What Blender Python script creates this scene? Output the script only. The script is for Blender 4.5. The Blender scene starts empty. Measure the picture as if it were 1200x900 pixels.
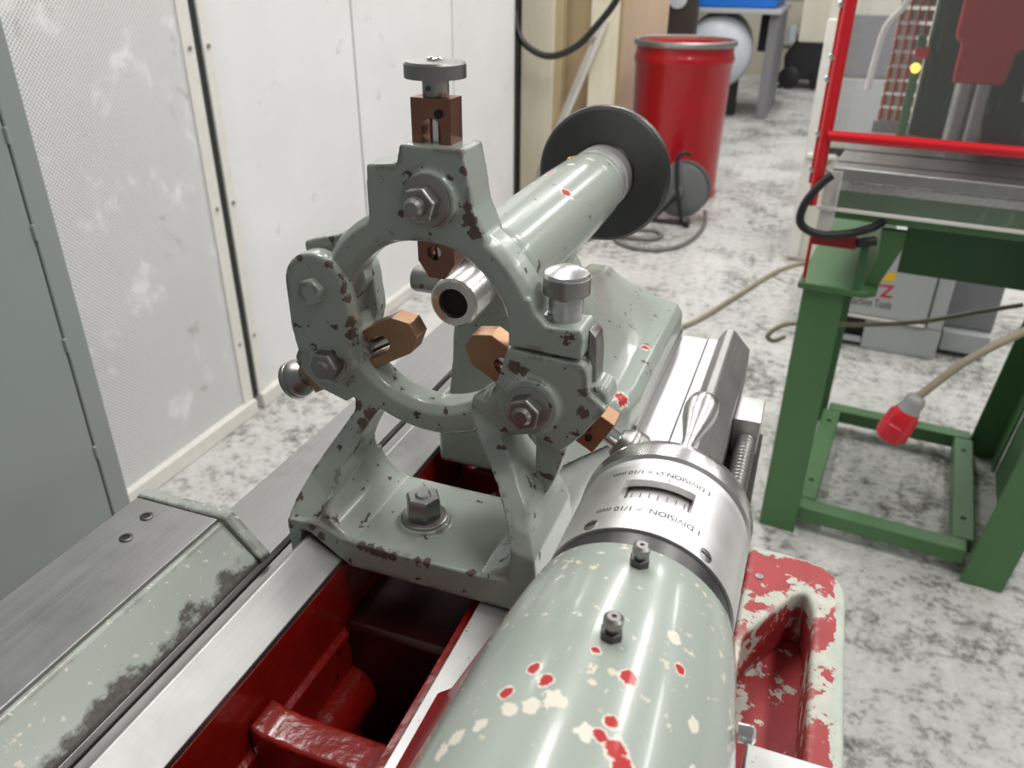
import bpy, bmesh, math, random
from mathutils import Vector, Matrix
from mathutils.geometry import tessellate_polygon
random.seed(7)
S = bpy.context.scene
COL = S.collection
PI = math.pi

# ------------------------------------------------------------------ camera
cam = bpy.data.cameras.new('camera')
cam_o = bpy.data.objects.new('camera', cam); COL.objects.link(cam_o)
cam.sensor_width = 36.0; cam.lens = 938.0 / 1200.0 * 36.0
cam.clip_start = 0.01; cam.clip_end = 100
right = Vector((0.93569574, 0.35274685, 0.00656777))
up = Vector((-0.17109397, 0.4374061, 0.8828379))
back = Vector((0.30854551, -0.82719137, 0.46963188))
m = Matrix((right, up, back)).transposed().to_4x4()
m.translation = (0, 0, 1.30)
cam_o.matrix_world = m
cam.dof.use_dof = True; cam.dof.focus_distance = 0.435; cam.dof.aperture_fstop = 14
S.camera = cam_o

# ------------------------------------------------------------------ world, lamps, exposure
w = bpy.data.worlds.new('workshop_air'); S.world = w; w.use_nodes = True
w.node_tree.nodes['Background'].inputs[0].default_value = (0.97, 0.985, 1.0, 1)
w.node_tree.nodes['Background'].inputs[1].default_value = 0.20

def strip_light(x, y, z, lx, ly, power):
    l = bpy.data.lights.new('fluorescent_and_fill_strip', 'AREA'); l.shape = 'RECTANGLE'; l.size = lx; l.size_y = ly
    l.energy = power; l.color = (1.0, 0.985, 0.96)
    o = bpy.data.objects.new('fluorescent_and_fill_strip', l); COL.objects.link(o); o.location = (x, y, z)
for lx_, ly_ in ((-0.75, 1.3), (-0.75, 3.9), (-0.75, 7.0), (1.1, 0.6), (1.1, 3.2), (1.1, 6.2), (-0.75, 10.0), (3.0, 0.9), (3.0, 3.5), (3.0, 6.5), (-2.7, 1.4), (-2.7, 4.2)):  # outer side rows added to brighten reflections in the steel
    strip_light(lx_, ly_, 3.3, 0.30, 1.7, 35)

S.view_settings.view_transform = 'Standard'; S.view_settings.look = 'None'
S.view_settings.gamma = 1.0; S.view_settings.use_curve_mapping = False
S.view_settings.exposure = 0.12

# ------------------------------------------------------------------ materials
def srgb(r, g, b):
    f = lambda c: (c/12.92 if c <= 0.04045 else ((c+0.055)/1.055)**2.4)
    return (f(r/255), f(g/255), f(b/255), 1)

class Mat:
    def __init__(s, name):
        s.m = bpy.data.materials.new(name); s.m.use_nodes = True
        s.t = s.m.node_tree; s.n = s.t.nodes; s.l = s.t.links
        s.b = s.n['Principled BSDF']
        s.co = s.n.new('ShaderNodeTexCoord').outputs['Object']
    def put(s, sock, v):
        if isinstance(v, bpy.types.NodeSocket): s.l.new(v, sock)
        else: sock.default_value = v
    def set(s, **k):
        names = dict(color='Base Color', rough='Roughness', metal='Metallic', spec='Specular IOR Level', coat='Coat Weight',
                     coat_rough='Coat Roughness', trans='Transmission Weight', ior='IOR', alpha='Alpha', emis='Emission Color', emis_s='Emission Strength', aniso='Anisotropic')
        for a, v in k.items(): s.put(s.b.inputs[names[a]], v)
        return s
    def scaled(s, vec):
        n = s.n.new('ShaderNodeMapping'); s.l.new(s.co, n.inputs['Vector']); n.inputs['Scale'].default_value = vec
        return n.outputs[0]
    def noise(s, scale, detail=3, rough=0.5, co=None, dist=0.0):
        n = s.n.new('ShaderNodeTexNoise'); s.l.new(co or s.co, n.inputs['Vector'])
        n.inputs['Scale'].default_value = scale; n.inputs['Detail'].default_value = detail
        n.inputs['Roughness'].default_value = rough; n.inputs['Distortion'].default_value = dist
        return n.outputs['Fac']
    def voro(s, scale, co=None, feature='F1'):
        n = s.n.new('ShaderNodeTexVoronoi'); s.l.new(co or s.co, n.inputs['Vector']); n.feature = feature
        n.inputs['Scale'].default_value = scale
        return n.outputs['Distance']
    def ramp(s, fac, stops, mode='LINEAR'):
        n = s.n.new('ShaderNodeValToRGB'); s.l.new(fac, n.inputs[0]); n.color_ramp.interpolation = mode
        e = n.color_ramp.elements
        for i, (p, c) in enumerate(stops):
            if i > 1: e.new(p)
            e[i].position = p; e[i].color = c if not isinstance(c, (int, float)) else (c, c, c, 1)
        return n.outputs[0]
    def step(s, fac, a, b):
        n = s.n.new('ShaderNodeMapRange'); s.put(n.inputs[0], fac); n.inputs[1].default_value = a; n.inputs[2].default_value = b
        return n.outputs[0]
    def mix(s, fac, a, b):
        n = s.n.new('ShaderNodeMix'); n.data_type = 'RGBA'
        s.put(n.inputs[0], fac); s.put(n.inputs[6], a); s.put(n.inputs[7], b)
        return n.outputs[2]
    def math(s, op, a, b=0.0):
        n = s.n.new('ShaderNodeMath'); n.operation = op; s.put(n.inputs[0], a); s.put(n.inputs[1], b)
        return n.outputs[0]
    def bump(s, h, strength=0.3, dist=0.001):
        n = s.n.new('ShaderNodeBump'); s.l.new(h, n.inputs['Height']); n.inputs['Strength'].default_value = strength
        n.inputs['Distance'].default_value = dist
        s.l.new(n.outputs[0], s.b.inputs['Normal']); return s
    def edge(s, radius=0.004):
        bv = s.n.new('ShaderNodeBevel'); bv.samples = 4; bv.inputs['Radius'].default_value = radius
        g = s.n.new('ShaderNodeNewGeometry')
        d = s.n.new('ShaderNodeVectorMath'); d.operation = 'DOT_PRODUCT'
        s.l.new(bv.outputs[0], d.inputs[0]); s.l.new(g.outputs['Normal'], d.inputs[1])
        return s.math('SUBTRACT', 1.0, d.outputs['Value'])
    def spots(s, pts, wob=0.35):
        """union of irregular chips at given world points (x,y,z,radius)"""
        nz = s.n.new('ShaderNodeTexNoise'); s.l.new(s.co, nz.inputs['Vector']); nz.inputs['Scale'].default_value = 300; nz.inputs['Detail'].default_value = 5; nz.inputs['Roughness'].default_value = 0.62
        acc = None
        for x, y, z, r in pts:
            d = s.n.new('ShaderNodeVectorMath'); d.operation = 'DISTANCE'; s.l.new(s.co, d.inputs[0]); d.inputs[1].default_value = (x, y, z)
            q = s.math('DIVIDE', d.outputs['Value'], r)
            acc = q if acc is None else s.math('MINIMUM', acc, q)
        return s.math('ADD', acc, s.math('MULTIPLY', s.math('SUBTRACT', nz.outputs['Fac'], 0.5), 2*wob+1.5))

def plain(name, col, rough=0.5, metal=0.0, var=0.08, scale=30, **k):
    M = Mat(name); n = M.noise(scale, 4)
    c1 = tuple(max(0, c*(1-var)) for c in col[:3])+(1,); c2 = tuple(min(1, c*(1+var)) for c in col[:3])+(1,)
    M.set(color=M.mix(n, c1, c2), rough=rough, metal=metal, **k)
    return M.m

GREEN = (0.350, 0.388, 0.345, 1)
DARKCHIP = srgb(72, 60, 54); CREAM = srgb(218, 212, 198); REDP = srgb(176, 34, 36)

def lathe_paint(name, chips='dark', amount=0.0, red_spots=(), cream_spots=(), wear=1.0, grime=False, dark_spots=(), flank=False):
    M = Mat(name)
    base = M.mix(M.noise(9, 3), tuple(c*0.93 for c in GREEN[:3])+(1,), tuple(c*1.06 for c in GREEN[:3])+(1,))
    # worn edges
    e = M.step(M.edge(0.007), 0.015, 0.11)
    patch = M.step(M.noise(48, 5, 0.62), 0.49+0.02*(1-wear), 0.60)
    em = M.step(M.math('MULTIPLY', M.math('MULTIPLY', e, patch), wear), 0.28, 0.40)
    # scattered chips
    v = M.noise(120 if chips == 'dark' else 190, 4, 0.55); big = M.noise(26, 3)
    sc = M.step(M.math('ADD', v, M.math('MULTIPLY', big, 0.35)), 0.855-amount, 0.875-amount)
    chipcol = M.mix(M.noise(300, 2), DARKCHIP, srgb(96, 76, 66)) if chips == 'dark' else M.mix(M.noise(160, 2), CREAM, srgb(196, 186, 160))
    c = M.mix(em, base, M.mix(M.noise(200, 3), DARKCHIP, srgb(118, 106, 98)))
    c = M.mix(sc, c, chipcol)
    mask = M.math('MAXIMUM', em, sc)
    if dark_spots:
        k = M.step(M.spots(dark_spots, 0.7), 0.98, 0.93); c = M.mix(k, c, M.mix(M.noise(240, 3), DARKCHIP, srgb(112, 94, 84))); mask = M.math('MAXIMUM', mask, k)
    if cream_spots:
        k = M.step(M.spots(cream_spots), 1.0, 0.93); c = M.mix(k, c, CREAM); mask = M.math('MAXIMUM', mask, k)
    if red_spots:
        q = M.spots(red_spots, 0.25)
        k1 = M.step(q, 1.28, 1.2); c = M.mix(k1, c, CREAM)
        k = M.step(q, 0.98, 0.92); c = M.mix(k, c, REDP); mask = M.math('MAXIMUM', mask, k1)
    if flank:   # left flank scraped back to the red primer
        sx = M.n.new('ShaderNodeSeparateXYZ'); M.l.new(M.co, sx.inputs[0])
        g = M.math('ADD', M.step(sx.outputs[0], -0.080, -0.098), M.math('MULTIPLY', M.math('SUBTRACT', M.noise(1, 5, 0.65, M.scaled((70, 45, 70))), 0.5), 1.8))
        c = M.mix(M.step(g, 0.42, 0.50), c, CREAM); k = M.step(g, 0.52, 0.58); c = M.mix(k, c, M.mix(M.noise(60, 3), srgb(128, 24, 28), srgb(176, 50, 54))); mask = M.math('MAXIMUM', mask, k)
    if grime:   # black swarf and oil caked along the foot of the cover
        sx = M.n.new('ShaderNodeSeparateXYZ'); M.l.new(M.co, sx.inputs[0])
        g = M.math('ADD', M.step(sx.outputs[2], 0.984, 0.966), M.math('MULTIPLY', M.math('SUBTRACT', M.noise(1, 5, 0.65, M.scaled((60, 40, 60))), 0.5), 2.2))
        g = M.step(g, 0.52, 0.78); c = M.mix(g, c, M.mix(M.noise(260, 3), srgb(44, 42, 40), srgb(104, 98, 92))); mask = M.math('MAXIMUM', mask, g)
    M.set(color=c, rough=M.mix(mask, (0.24, 0.24, 0.24, 1), (0.7, 0.7, 0.7, 1)), spec=0.5, coat=0.25, coat_rough=0.08)
    h = M.math('SUBTRACT', M.math('MULTIPLY', M.noise(70, 2), 0.25), mask)
    M.bump(h, 0.25, 0.0006)
    return M.m

def steel(name, val=0.55, rough=0.32, brush=None, scratch=0.1, tint=(1, 0.99, 0.97), spots=0.0):
    M = Mat(name)
    st = {None: (60, 60, 60), 'y': (500, 6, 500), 'x': (6, 500, 500), 'z': (500, 500, 6)}[brush]
    n = M.noise(1.0, 4, 0.6, M.scaled(st)); bl = M.noise(14, 4, 0.6)
    a = tuple(val*t*(1-scratch) for t in tint)+(1,); b = tuple(min(1, val*t*(1+scratch)) for t in tint)+(1,)
    c = M.mix(n, a, b)
    c = M.mix(M.step(bl, 0.5, 0.72), c, tuple(val*0.78*t for t in tint)+(1,))
    if spots: c = M.mix(M.step(M.noise(420, 2), 0.70, 0.74), c, tuple(val*0.45*t for t in tint)+(1,))
    M.set(color=c, metal=1.0, rough=M.mix(n, (rough*0.85,)*3+(1,), (rough*1.2,)*3+(1,)))
    M.bump(n, 0.06, 0.0004)
    return M.m

def WU(u, v, w_, r): return (-0.182+u/1000, 0.36+v/1000, 1.124+w_/1000, r/1000)
M_frame = lathe_paint('grey_green_machine_paint', 'dark', 0.02, wear=1.0, dark_spots=[
    WU(-36, -35, -138, 3.5), WU(-31, -35, -139, 4), WU(-26, -35, -140, 4.5), WU(-21, -35, -141, 4.5), WU(-16, -35, -141, 4), WU(2, -35, -138, 3), WU(8, -35, -138.5, 3.5), WU(36, -34, -137, 3),
    WU(-50, -4, 22, 3), WU(-48.5, -4, 15, 3.5), WU(-48.5, -3, 8, 3), WU(-48, -3, -6, 3.5), WU(-47.5, -3, -13, 4), WU(-46, -2, -20, 3), WU(-58, -5, 28, 2.6), WU(-77, -5, 29, 2.2),
    WU(22, 0, 84, 2.5), WU(23, 0, 66, 3), WU(24, 0, 60, 4.2), WU(27, 1, 54, 4), WU(-9, 0, 74, 3), WU(49, 0, -18, 4), WU(54, 0, -19, 3), WU(88, 0, -26, 3), WU(88, 0, -38, 3.5), WU(-52, 0, -62, 4), WU(-78, -12, -105, 3), WU(-85, -24, -122, 3.5), WU(-41, -1, -66, 5), WU(-46, -3, -72, 4), WU(-70, -35, -134, 2.8), WU(-64, -35, -139, 3), WU(-86, -35, -138, 2.2), WU(-74, -2, -25, 4), WU(52, 0, 40, 3), WU(55, 0, 33, 3)])
M_tail = lathe_paint('grey_green_tailstock_paint', 'dark', 0.0, wear=0.55,
    red_spots=[(-0.1665, 0.56, 1.150, 0.0052), (-0.177, 0.66, 1.1555, 0.0038), (-0.1945, 0.60, 1.153, 0.004), (-0.112, 0.628, 1.001, 0.0040), (-0.110, 0.535, 1.0, 0.006), (-0.19, 0.449, 1.07, 0.004)],
    cream_spots=[(-0.186, 0.63, 1.1555, 0.004), (-0.175, 0.605, 1.155, 0.003), (-0.198, 0.57, 1.152, 0.003), (-0.163, 0.66, 1.148, 0.004)])
M_house = lathe_paint('grey_green_housing_paint', 'cream', 0.035, wear=0.5, flank=True,
    red_spots=[(-0.0272, 0.180, 1.102, 0.0028), (-0.0395, 0.186, 1.104, 0.0020), (-0.0251, 0.153, 1.1014, 0.0033), (-0.022, 0.149, 1.1, 0.0033), (-0.028, 0.161, 1.1025, 0.0023), (-0.019, 0.145, 1.099, 0.0031), (-0.024, 0.139, 1.1, 0.0031), (-0.0565, 0.1735, 1.101, 0.0022), (-0.051, 0.169, 1.102, 0.0023), (-0.062, 0.163, 1.0995, 0.0023), (-0.013, 0.196, 1.095, 0.0020), (-0.036, 0.203, 1.104, 0.0016), (-0.030, 0.155, 1.103, 0.0023)],
    cream_spots=[(-0.052, 0.158, 1.102, 0.0031), (-0.046, 0.162, 1.1035, 0.0039), (-0.058, 0.156, 1.100, 0.0031), (-0.065, 0.15, 1.097, 0.0027), (-0.071, 0.146, 1.093, 0.0031), (-0.034, 0.154, 1.103, 0.0031), (-0.063, 0.232, 1.098, 0.0023), (-0.058, 0.222, 1.101, 0.0020), (-0.019, 0.215, 1.098, 0.0023), (-0.0175, 0.208, 1.097, 0.0031), (-0.006, 0.18, 1.089, 0.0027), (-0.004, 0.165, 1.087, 0.0023), (-0.074, 0.142, 1.091, 0.0031)])
M_cover = lathe_paint('grey_green_cover_paint', 'cream', 0.02, wear=1.1, grime=True)
M_box = plain('grey_green_cabinet_paint', (0.30, 0.335, 0.315, 1), 0.42, var=0.04, scale=4)
M_steel = steel('brushed_steel', 0.60, 0.30, 'y')
M_way = steel('ground_way_steel', 0.40, 0.46, 'y', 0.12)
M_sleeve = steel('satin_sleeve_steel', 0.86, 0.42, None, 0.05)
M_steelR = steel('scraped_bright_steel', 0.60, 0.45, None, 0.18, spots=1)
M_steelD = steel('dull_steel', 0.36, 0.42, 'y', 0.15)
M_turned = steel('turned_steel', 0.70, 0.27, None, 0.06)
M_dark = steel('dark_oxidised_steel', 0.12, 0.38, None, 0.15)
M_nut = steel('machined_nut_steel', 0.33, 0.36, None, 0.2, tint=(1, 0.97, 0.93))
M_chrome = steel('polished_chrome', 0.8, 0.08, None, 0.03)
M_white = steel('satin_scale_ring', 0.85, 0.5, None, 0.03)
M_bronze = steel('aged_bronze', 0.42, 0.36, None, 0.25, tint=(1.0, 0.60, 0.36))
M_copper = steel('dark_red_bronze', 0.30, 0.38, None, 0.25, tint=(1.0, 0.50, 0.36))
M_black = plain('black_rubber', (0.012, 0.012, 0.013, 1), 0.45)
M_hole = plain('black_bore', (0.006, 0.006, 0.006, 1), 0.6)
M_shadow = plain('shade_black', (0.02, 0.02, 0.02, 1), 0.7)  # near-black that puts shade into gaps, seams and recesses
M_ink = plain('engraved_ink', (0.06, 0.06, 0.065, 1), 0.5)

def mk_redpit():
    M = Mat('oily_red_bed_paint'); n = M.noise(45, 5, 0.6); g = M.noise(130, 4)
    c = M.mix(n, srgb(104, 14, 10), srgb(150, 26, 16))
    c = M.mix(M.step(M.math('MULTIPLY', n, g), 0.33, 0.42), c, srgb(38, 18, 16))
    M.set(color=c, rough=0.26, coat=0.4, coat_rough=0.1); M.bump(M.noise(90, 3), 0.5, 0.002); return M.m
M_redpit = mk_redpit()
def mk_tray():
    M = Mat('flaking_red_tray_paint'); n = M.noise(60, 6, 0.65); b = M.noise(22, 3); e = M.step(M.edge(0.006), 0.01, 0.12)
    red = M.mix(M.noise(40, 4), srgb(132, 26, 28), srgb(176, 60, 64))
    k = M.step(M.math('ADD', M.math('ADD', n, M.math('MULTIPLY', b, 0.5)), M.math('MULTIPLY', e, 0.22)), 0.77, 0.80)
    c = M.mix(k, red, M.mix(M.noise(110, 3), srgb(206, 202, 188), srgb(150, 158, 146)))
    sx = M.n.new('ShaderNodeSeparateXYZ'); M.l.new(M.co, sx.inputs[0])
    g = M.math('ADD', M.step(sx.outputs[0], 0.054, 0.068), M.math('MULTIPLY', M.math('SUBTRACT', M.noise(1, 5, 0.65, M.scaled((80, 40, 60))), 0.5), 1.6))
    g2 = M.math('ADD', M.step(sx.outputs[1], 0.468, 0.488), M.math('MULTIPLY', M.math('SUBTRACT', n, 0.5), 1.2))
    c = M.mix(M.step(M.math('MAXIMUM', g, g2), 0.50, 0.58), c, M.mix(M.noise(90, 3), srgb(158, 168, 156), srgb(188, 192, 180)))
    M.set(color=c, rough=0.5); M.bump(k, 0.3, 0.0008); return M.m
M_tray = mk_tray()
def mk_floor():
    M = Mat('worn_painted_concrete')
    a = M.noise(3.2, 6, 0.68); b = M.noise(26, 5, 0.62); d = M.noise(1.1, 3)
    f = M.math('ADD', M.math('MULTIPLY', a, 0.40), M.math('MULTIPLY', b, 0.42)); f = M.math('ADD', f, M.math('MULTIPLY', M.noise(75, 4, 0.6), 0.24))
    f = M.math('ADD', f, M.math('MULTIPLY', M.math('SUBTRACT', d, 0.5), 0.18))
    c = M.ramp(f, [(0.40, srgb(84, 82, 80)), (0.47, srgb(146, 144, 140)), (0.525, srgb(188, 187, 183)), (0.68, srgb(212, 211, 207))])
    M.set(color=c, rough=M.mix(f, (0.7,)*3+(1,), (0.3,)*3+(1,))); M.bump(b, 0.15, 0.002); return M.m
M_floor = mk_floor()
def mk_panel():
    M = Mat('white_perforated_panel_paint')
    mp = M.n.new('ShaderNodeMapping'); M.l.new(M.co, mp.inputs['Vector']); mp.inputs['Rotation'].default_value = (math.radians(45), 0, 0); mp.inputs['Scale'].default_value = (0, 135, 135)
    fr = M.n.new('ShaderNodeVectorMath'); fr.operation = 'FRACTION'; M.l.new(mp.outputs[0], fr.inputs[0])
    ds = M.n.new('ShaderNodeVectorMath'); ds.operation = 'DISTANCE'; M.l.new(fr.outputs[0], ds.inputs[0]); ds.inputs[1].default_value = (0, 0.5, 0.5)
    hole = M.step(ds.outputs['Value'], 0.34, 0.26)
    filled = M.step(M.noise(7, 5, 0.65), 0.56, 0.66)
    sp = M.n.new('ShaderNodeSeparateXYZ'); M.l.new(M.co, sp.inputs[0])
    low = M.step(sp.outputs[1], 1.95, 1.7)      # the nearer panels still show open holes, the far ones are painted over
    hole = M.math('MULTIPLY', M.math('MULTIPLY', hole, low), M.math('SUBTRACT', 1.0, M.math('MULTIPLY', filled, 0.85)))
    c = M.mix(M.noise(2.2, 5, 0.6), srgb(216, 216, 217), srgb(240, 240, 240))
    c = M.mix(M.step(M.noise(9, 6, 0.7), 0.62, 0.72), c, srgb(186, 184, 180))
    c = M.mix(hole, c, srgb(104, 101, 98))
    M.set(color=c, rough=0.45); M.bump(M.math('SUBTRACT', M.math('MULTIPLY', M.noise(12, 4), 0.4), hole), 0.35, 0.0012); return M.m
M_panel = mk_panel()
M_trim = plain('white_flange_paint', srgb(222, 219, 212), 0.4, var=0.1)
def mk_wood(name, a, b):
    M = Mat(name); n = M.noise(1, 4, 0.6, M.scaled((30, 30, 2.5))); M.set(color=M.mix(n, a, b), rough=0.65); return M.m
M_wood = mk_wood('cream_painted_timber', srgb(214, 204, 178), srgb(234, 227, 206))
M_ply = mk_wood('raw_plywood', srgb(176, 154, 118), srgb(200, 182, 148))
M_ply2 = mk_wood('pale_pink_plywood', srgb(200, 178, 152), srgb(222, 204, 180))
M_redgloss = plain('glossy_red_drum_paint', srgb(176, 14, 26), 0.28, var=0.14, scale=6, coat=0.3)
M_redframe = plain('bright_red_guard_paint', srgb(206, 22, 34), 0.25, var=0.06, coat=0.3)
M_redhead = plain('red_machine_head_paint', srgb(176, 26, 38), 0.4, var=0.1)
M_lid = plain('faded_red_lid_paint', srgb(222, 92, 86), 0.4, var=0.1)
M_galv = steel('galvanised_ring', 0.45, 0.4, None, 0.2)
M_green = plain('green_stand_paint', srgb(78, 118, 74), 0.42, var=0.12, scale=8)
M_greend = plain('deep_green_machine_paint', srgb(62, 104, 64), 0.45, var=0.14, scale=8)
M_grey = plain('light_grey_machine_paint', srgb(176, 178, 178), 0.45, var=0.04)
M_greyd = plain('mid_grey_machine_paint', srgb(128, 128, 132), 0.5, var=0.06)
M_cream = plain('cream_machine_paint', srgb(206, 203, 190), 0.4, var=0.05)
M_plas = plain('dark_grey_plastic', srgb(104, 107, 107), 0.45, var=0.1)
M_cable = plain('grey_cable_sheath', srgb(112, 110, 106), 0.5)
M_tan = plain('dirty_beige_cable_sheath', srgb(150, 142, 120), 0.55, var=0.2)
M_plug = plain('red_plug_plastic', srgb(206, 28, 44), 0.35)
M_plugg = plain('grey_plug_gland', srgb(150, 150, 148), 0.5)
M_tank = plain('silver_grey_tank_paint', srgb(196, 200, 206), 0.35, var=0.04)
M_blue = plain('blue_machine_paint', srgb(24, 110, 206), 0.4)
M_yellow = plain('yellow_warning_sticker', srgb(240, 190, 20), 0.5)
M_redtxt = plain('red_print', srgb(196, 30, 42), 0.5)
M_blktxt = plain('black_print', srgb(52, 52, 54), 0.5)
M_bulkhead = plain('beige_far_wall_paint', srgb(196, 190, 170), 0.6)
M_brown = plain('oily_brown_iron', srgb(52, 44, 40), 0.5, var=0.2)
def mk_acrylic():
    M = Mat('clear_acrylic'); n = M.noise(1, 3, 0.6, M.scaled((90, 90, 20)))
    M.set(color=(0.55, 0.57, 0.56, 1), rough=0.06, trans=0.0, spec=0.5, alpha=M.mix(M.step(n, 0.62, 0.76), (0.07,)*3+(1,), (0.24,)*3+(1,))); return M.m
M_acryl = mk_acrylic()
def mk_lamp():
    M = Mat('glowing_orange_lamp'); M.set(color=srgb(250, 150, 40), emis=(1.0, 0.42, 0.06, 1), emis_s=3.0); return M.m
M_lamp = mk_lamp()
def mk_grid():
    M = Mat('beige_grid_fins'); M.set(color=M.mix(M.noise(40, 3), srgb(160, 140, 124), srgb(190, 170, 150)), rough=0.6); return M.m
M_grid = mk_grid()

# ------------------------------------------------------------------ mesh kit
def frame_of(axis):
    a = Vector(axis).normalized()
    u = a.orthogonal().normalized() if abs(a.z) > 0.9 else Vector((0, 0, 1)).cross(a).normalized()
    return u, a.cross(u).normalized(), a

class MB:
    def __init__(s, T=None): s.V = []; s.F = []; s.T = T
    def add(s, V, F):
        b = len(s.V); s.V += [Vector(v) for v in V]; s.F += [tuple(i+b for i in f) for f in F]; return s
    def box(s, x0, x1, y0, y1, z0, z1):
        return s.add([(x, y, z) for x in (x0, x1) for y in (y0, y1) for z in (z0, z1)],
                     [(0, 1, 3, 2), (4, 6, 7, 5), (0, 4, 5, 1), (2, 3, 7, 6), (0, 2, 6, 4), (1, 5, 7, 3)])
    def obox(s, c, ax, hx, hy, hz):
        u, v, a = frame_of(ax); c = Vector(c)
        V = [c+u*x*hx+v*y*hy+a*z*hz for x in (-1, 1) for y in (-1, 1) for z in (-1, 1)]
        return s.add(V, [(0, 1, 3, 2), (4, 6, 7, 5), (0, 4, 5, 1), (2, 3, 7, 6), (0, 2, 6, 4), (1, 5, 7, 3)])
    def prism(s, poly, y0, y1, holes=(), f=None):
        """polygon in (x,z), extruded along y; f maps (a,b,h) to a point"""
        f = f or (lambda a, b, h: (a, h, b))
        loops = [list(poly)]+[list(h) for h in holes]
        flat = [p for l in loops for p in l]; n = len(flat)
        tris = tessellate_polygon([[Vector((p[0], p[1], 0)) for p in l] for l in loops])
        V = [f(p[0], p[1], y0) for p in flat]+[f(p[0], p[1], y1) for p in flat]
        F = [tuple(t) for t in tris]+[tuple(i+n for i in reversed(t)) for t in tris] if holes else [tuple(range(n)), tuple(range(2*n-1, n-1, -1))]
        b = 0
        for l in loops:
            k = len(l)
            F += [(b+i, b+(i+1) % k, n+b+(i+1) % k, n+b+i) for i in range(k)]; b += k
        return s.add(V, F)
    def loft(s, secs, cap=True):
        n = len(secs[0]); V = [p for q in secs for p in q]; F = []
        for j in range(len(secs)-1):
            F += [(j*n+i, j*n+(i+1) % n, (j+1)*n+(i+1) % n, (j+1)*n+i) for i in range(n)]
        if cap: F += [tuple(range(n)), tuple(range(len(V)-1, len(V)-n-1, -1))]
        return s.add(V, F)
    def rev(s, prof, o, axis, n=32, a0=0.0):
        """profile [(radius, height)] revolved about axis through o"""
        u, v, a = frame_of(axis); o = Vector(o); V = []; F = []; idx = []
        for r, h in prof:
            if r < 1e-7: idx.append([len(V)]); V.append(o+a*h)
            else:
                idx.append(list(range(len(V), len(V)+n)))
                V += [o+a*h+(u*math.cos(a0+2*PI*i/n)+v*math.sin(a0+2*PI*i/n))*r for i in range(n)]
        for p, q in zip(idx, idx[1:]):
            if len(p) == 1 and len(q) == 1: continue
            for i in range(n):
                j = (i+1) % n
                if len(p) == 1: F.append((p[0], q[j], q[i]))
                elif len(q) == 1: F.append((p[i], p[j], q[0]))
                else: F.append((p[i], p[j], q[j], q[i]))
        return s.add(V, F)
    def cyl(s, p0, p1, r, n=24, r1=None):
        p0 = Vector(p0); d = Vector(p1)-p0
        return s.rev([(0, 0), (r, 0), (r if r1 is None else r1, d.length), (0, d.length)], p0, d, n)
    def tube(s, path, r, n=10, sub=6):
        P = [Vector(p) for p in path]
        if sub > 1 and len(P) > 2:
            Q = []
            for i in range(len(P)-1):
                a, b, c, d = P[max(i-1, 0)], P[i], P[i+1], P[min(i+2, len(P)-1)]
                for k in range(sub):
                    t = k/sub
                    Q.append(0.5*((2*b)+(c-a)*t+(2*a-5*b+4*c-d)*t*t+(3*b-a-3*c+d)*t**3))
            P = Q+[P[-1]]
        secs = []; t0 = (P[1]-P[0]).normalized(); u = t0.orthogonal().normalized()
        for i, p in enumerate(P):
            t = (P[min(i+1, len(P)-1)]-P[max(i-1, 0)]).normalized()
            u = (u-t*u.dot(t)).normalized(); v = t.cross(u)
            secs.append([p+(u*math.cos(2*PI*k/n)+v*math.sin(2*PI*k/n))*r for k in range(n)])
        return s.loft(secs)
    def sphere(s, c, r, n=20):
        k = n//2
        return s.rev([(r*math.sin(PI*i/k), -r*math.cos(PI*i/k)) for i in range(k+1)], c, (0, 0, 1), n)
    def mesh(s, name):
        me = bpy.data.meshes.new(name)
        V = [s.T @ v for v in s.V] if s.T is not None else s.V
        me.from_pydata([tuple(v) for v in V], [], s.F)
        bm = bmesh.new(); bm.from_mesh(me); bmesh.ops.recalc_face_normals(bm, faces=bm.faces); bm.to_mesh(me); bm.free()
        return me
    def build(s, name, mat, parent=None, bevel=0.0, seg=2, smooth=True, voxel=0.0, relax=6, label=None):
        me = s.mesh(name); o = bpy.data.objects.new(name, me); COL.objects.link(o)
        if voxel:
            r = o.modifiers.new('r', 'REMESH'); r.mode = 'VOXEL'; r.voxel_size = voxel
            q = o.modifiers.new('s', 'SMOOTH'); q.factor = 0.5; q.iterations = relax
            dg = bpy.context.evaluated_depsgraph_get(); dg.update()
            me2 = bpy.data.meshes.new_from_object(o.evaluated_get(dg)); o.modifiers.clear(); o.data = me2
            bpy.data.meshes.remove(me); me = me2; me.name = name
        me.materials.clear(); me.materials.append(mat)
        if smooth:
            for p in me.polygons: p.use_smooth = True
            if not voxel: me.set_sharp_from_angle(angle=math.radians(38))
        if bevel:
            b = o.modifiers.new('bevel', 'BEVEL'); b.width = bevel; b.segments = seg; b.limit_method = 'ANGLE'; b.angle_limit = math.radians(35)
            b.harden_normals = False
        put(o, parent)
        if label: o['label'] = label
        return o

def put(o, parent):
    if parent is not None:
        o.parent = parent
        o.matrix_parent_inverse = Matrix.Translation(parent.location).inverted() if parent.type == 'EMPTY' else Matrix.Identity(4)

def thing(name, loc, label, cat, group=None):
    o = bpy.data.objects.new(name, None); COL.objects.link(o); o.location = loc; o.empty_display_size = 0.05
    return tag(o, label, cat, group)
def tag(o, label, cat, group=None):
    o['label'] = label; o['category'] = cat
    if group: o['group'] = group
    return o
def struct(o): o['kind'] = 'structure'; return o

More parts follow.
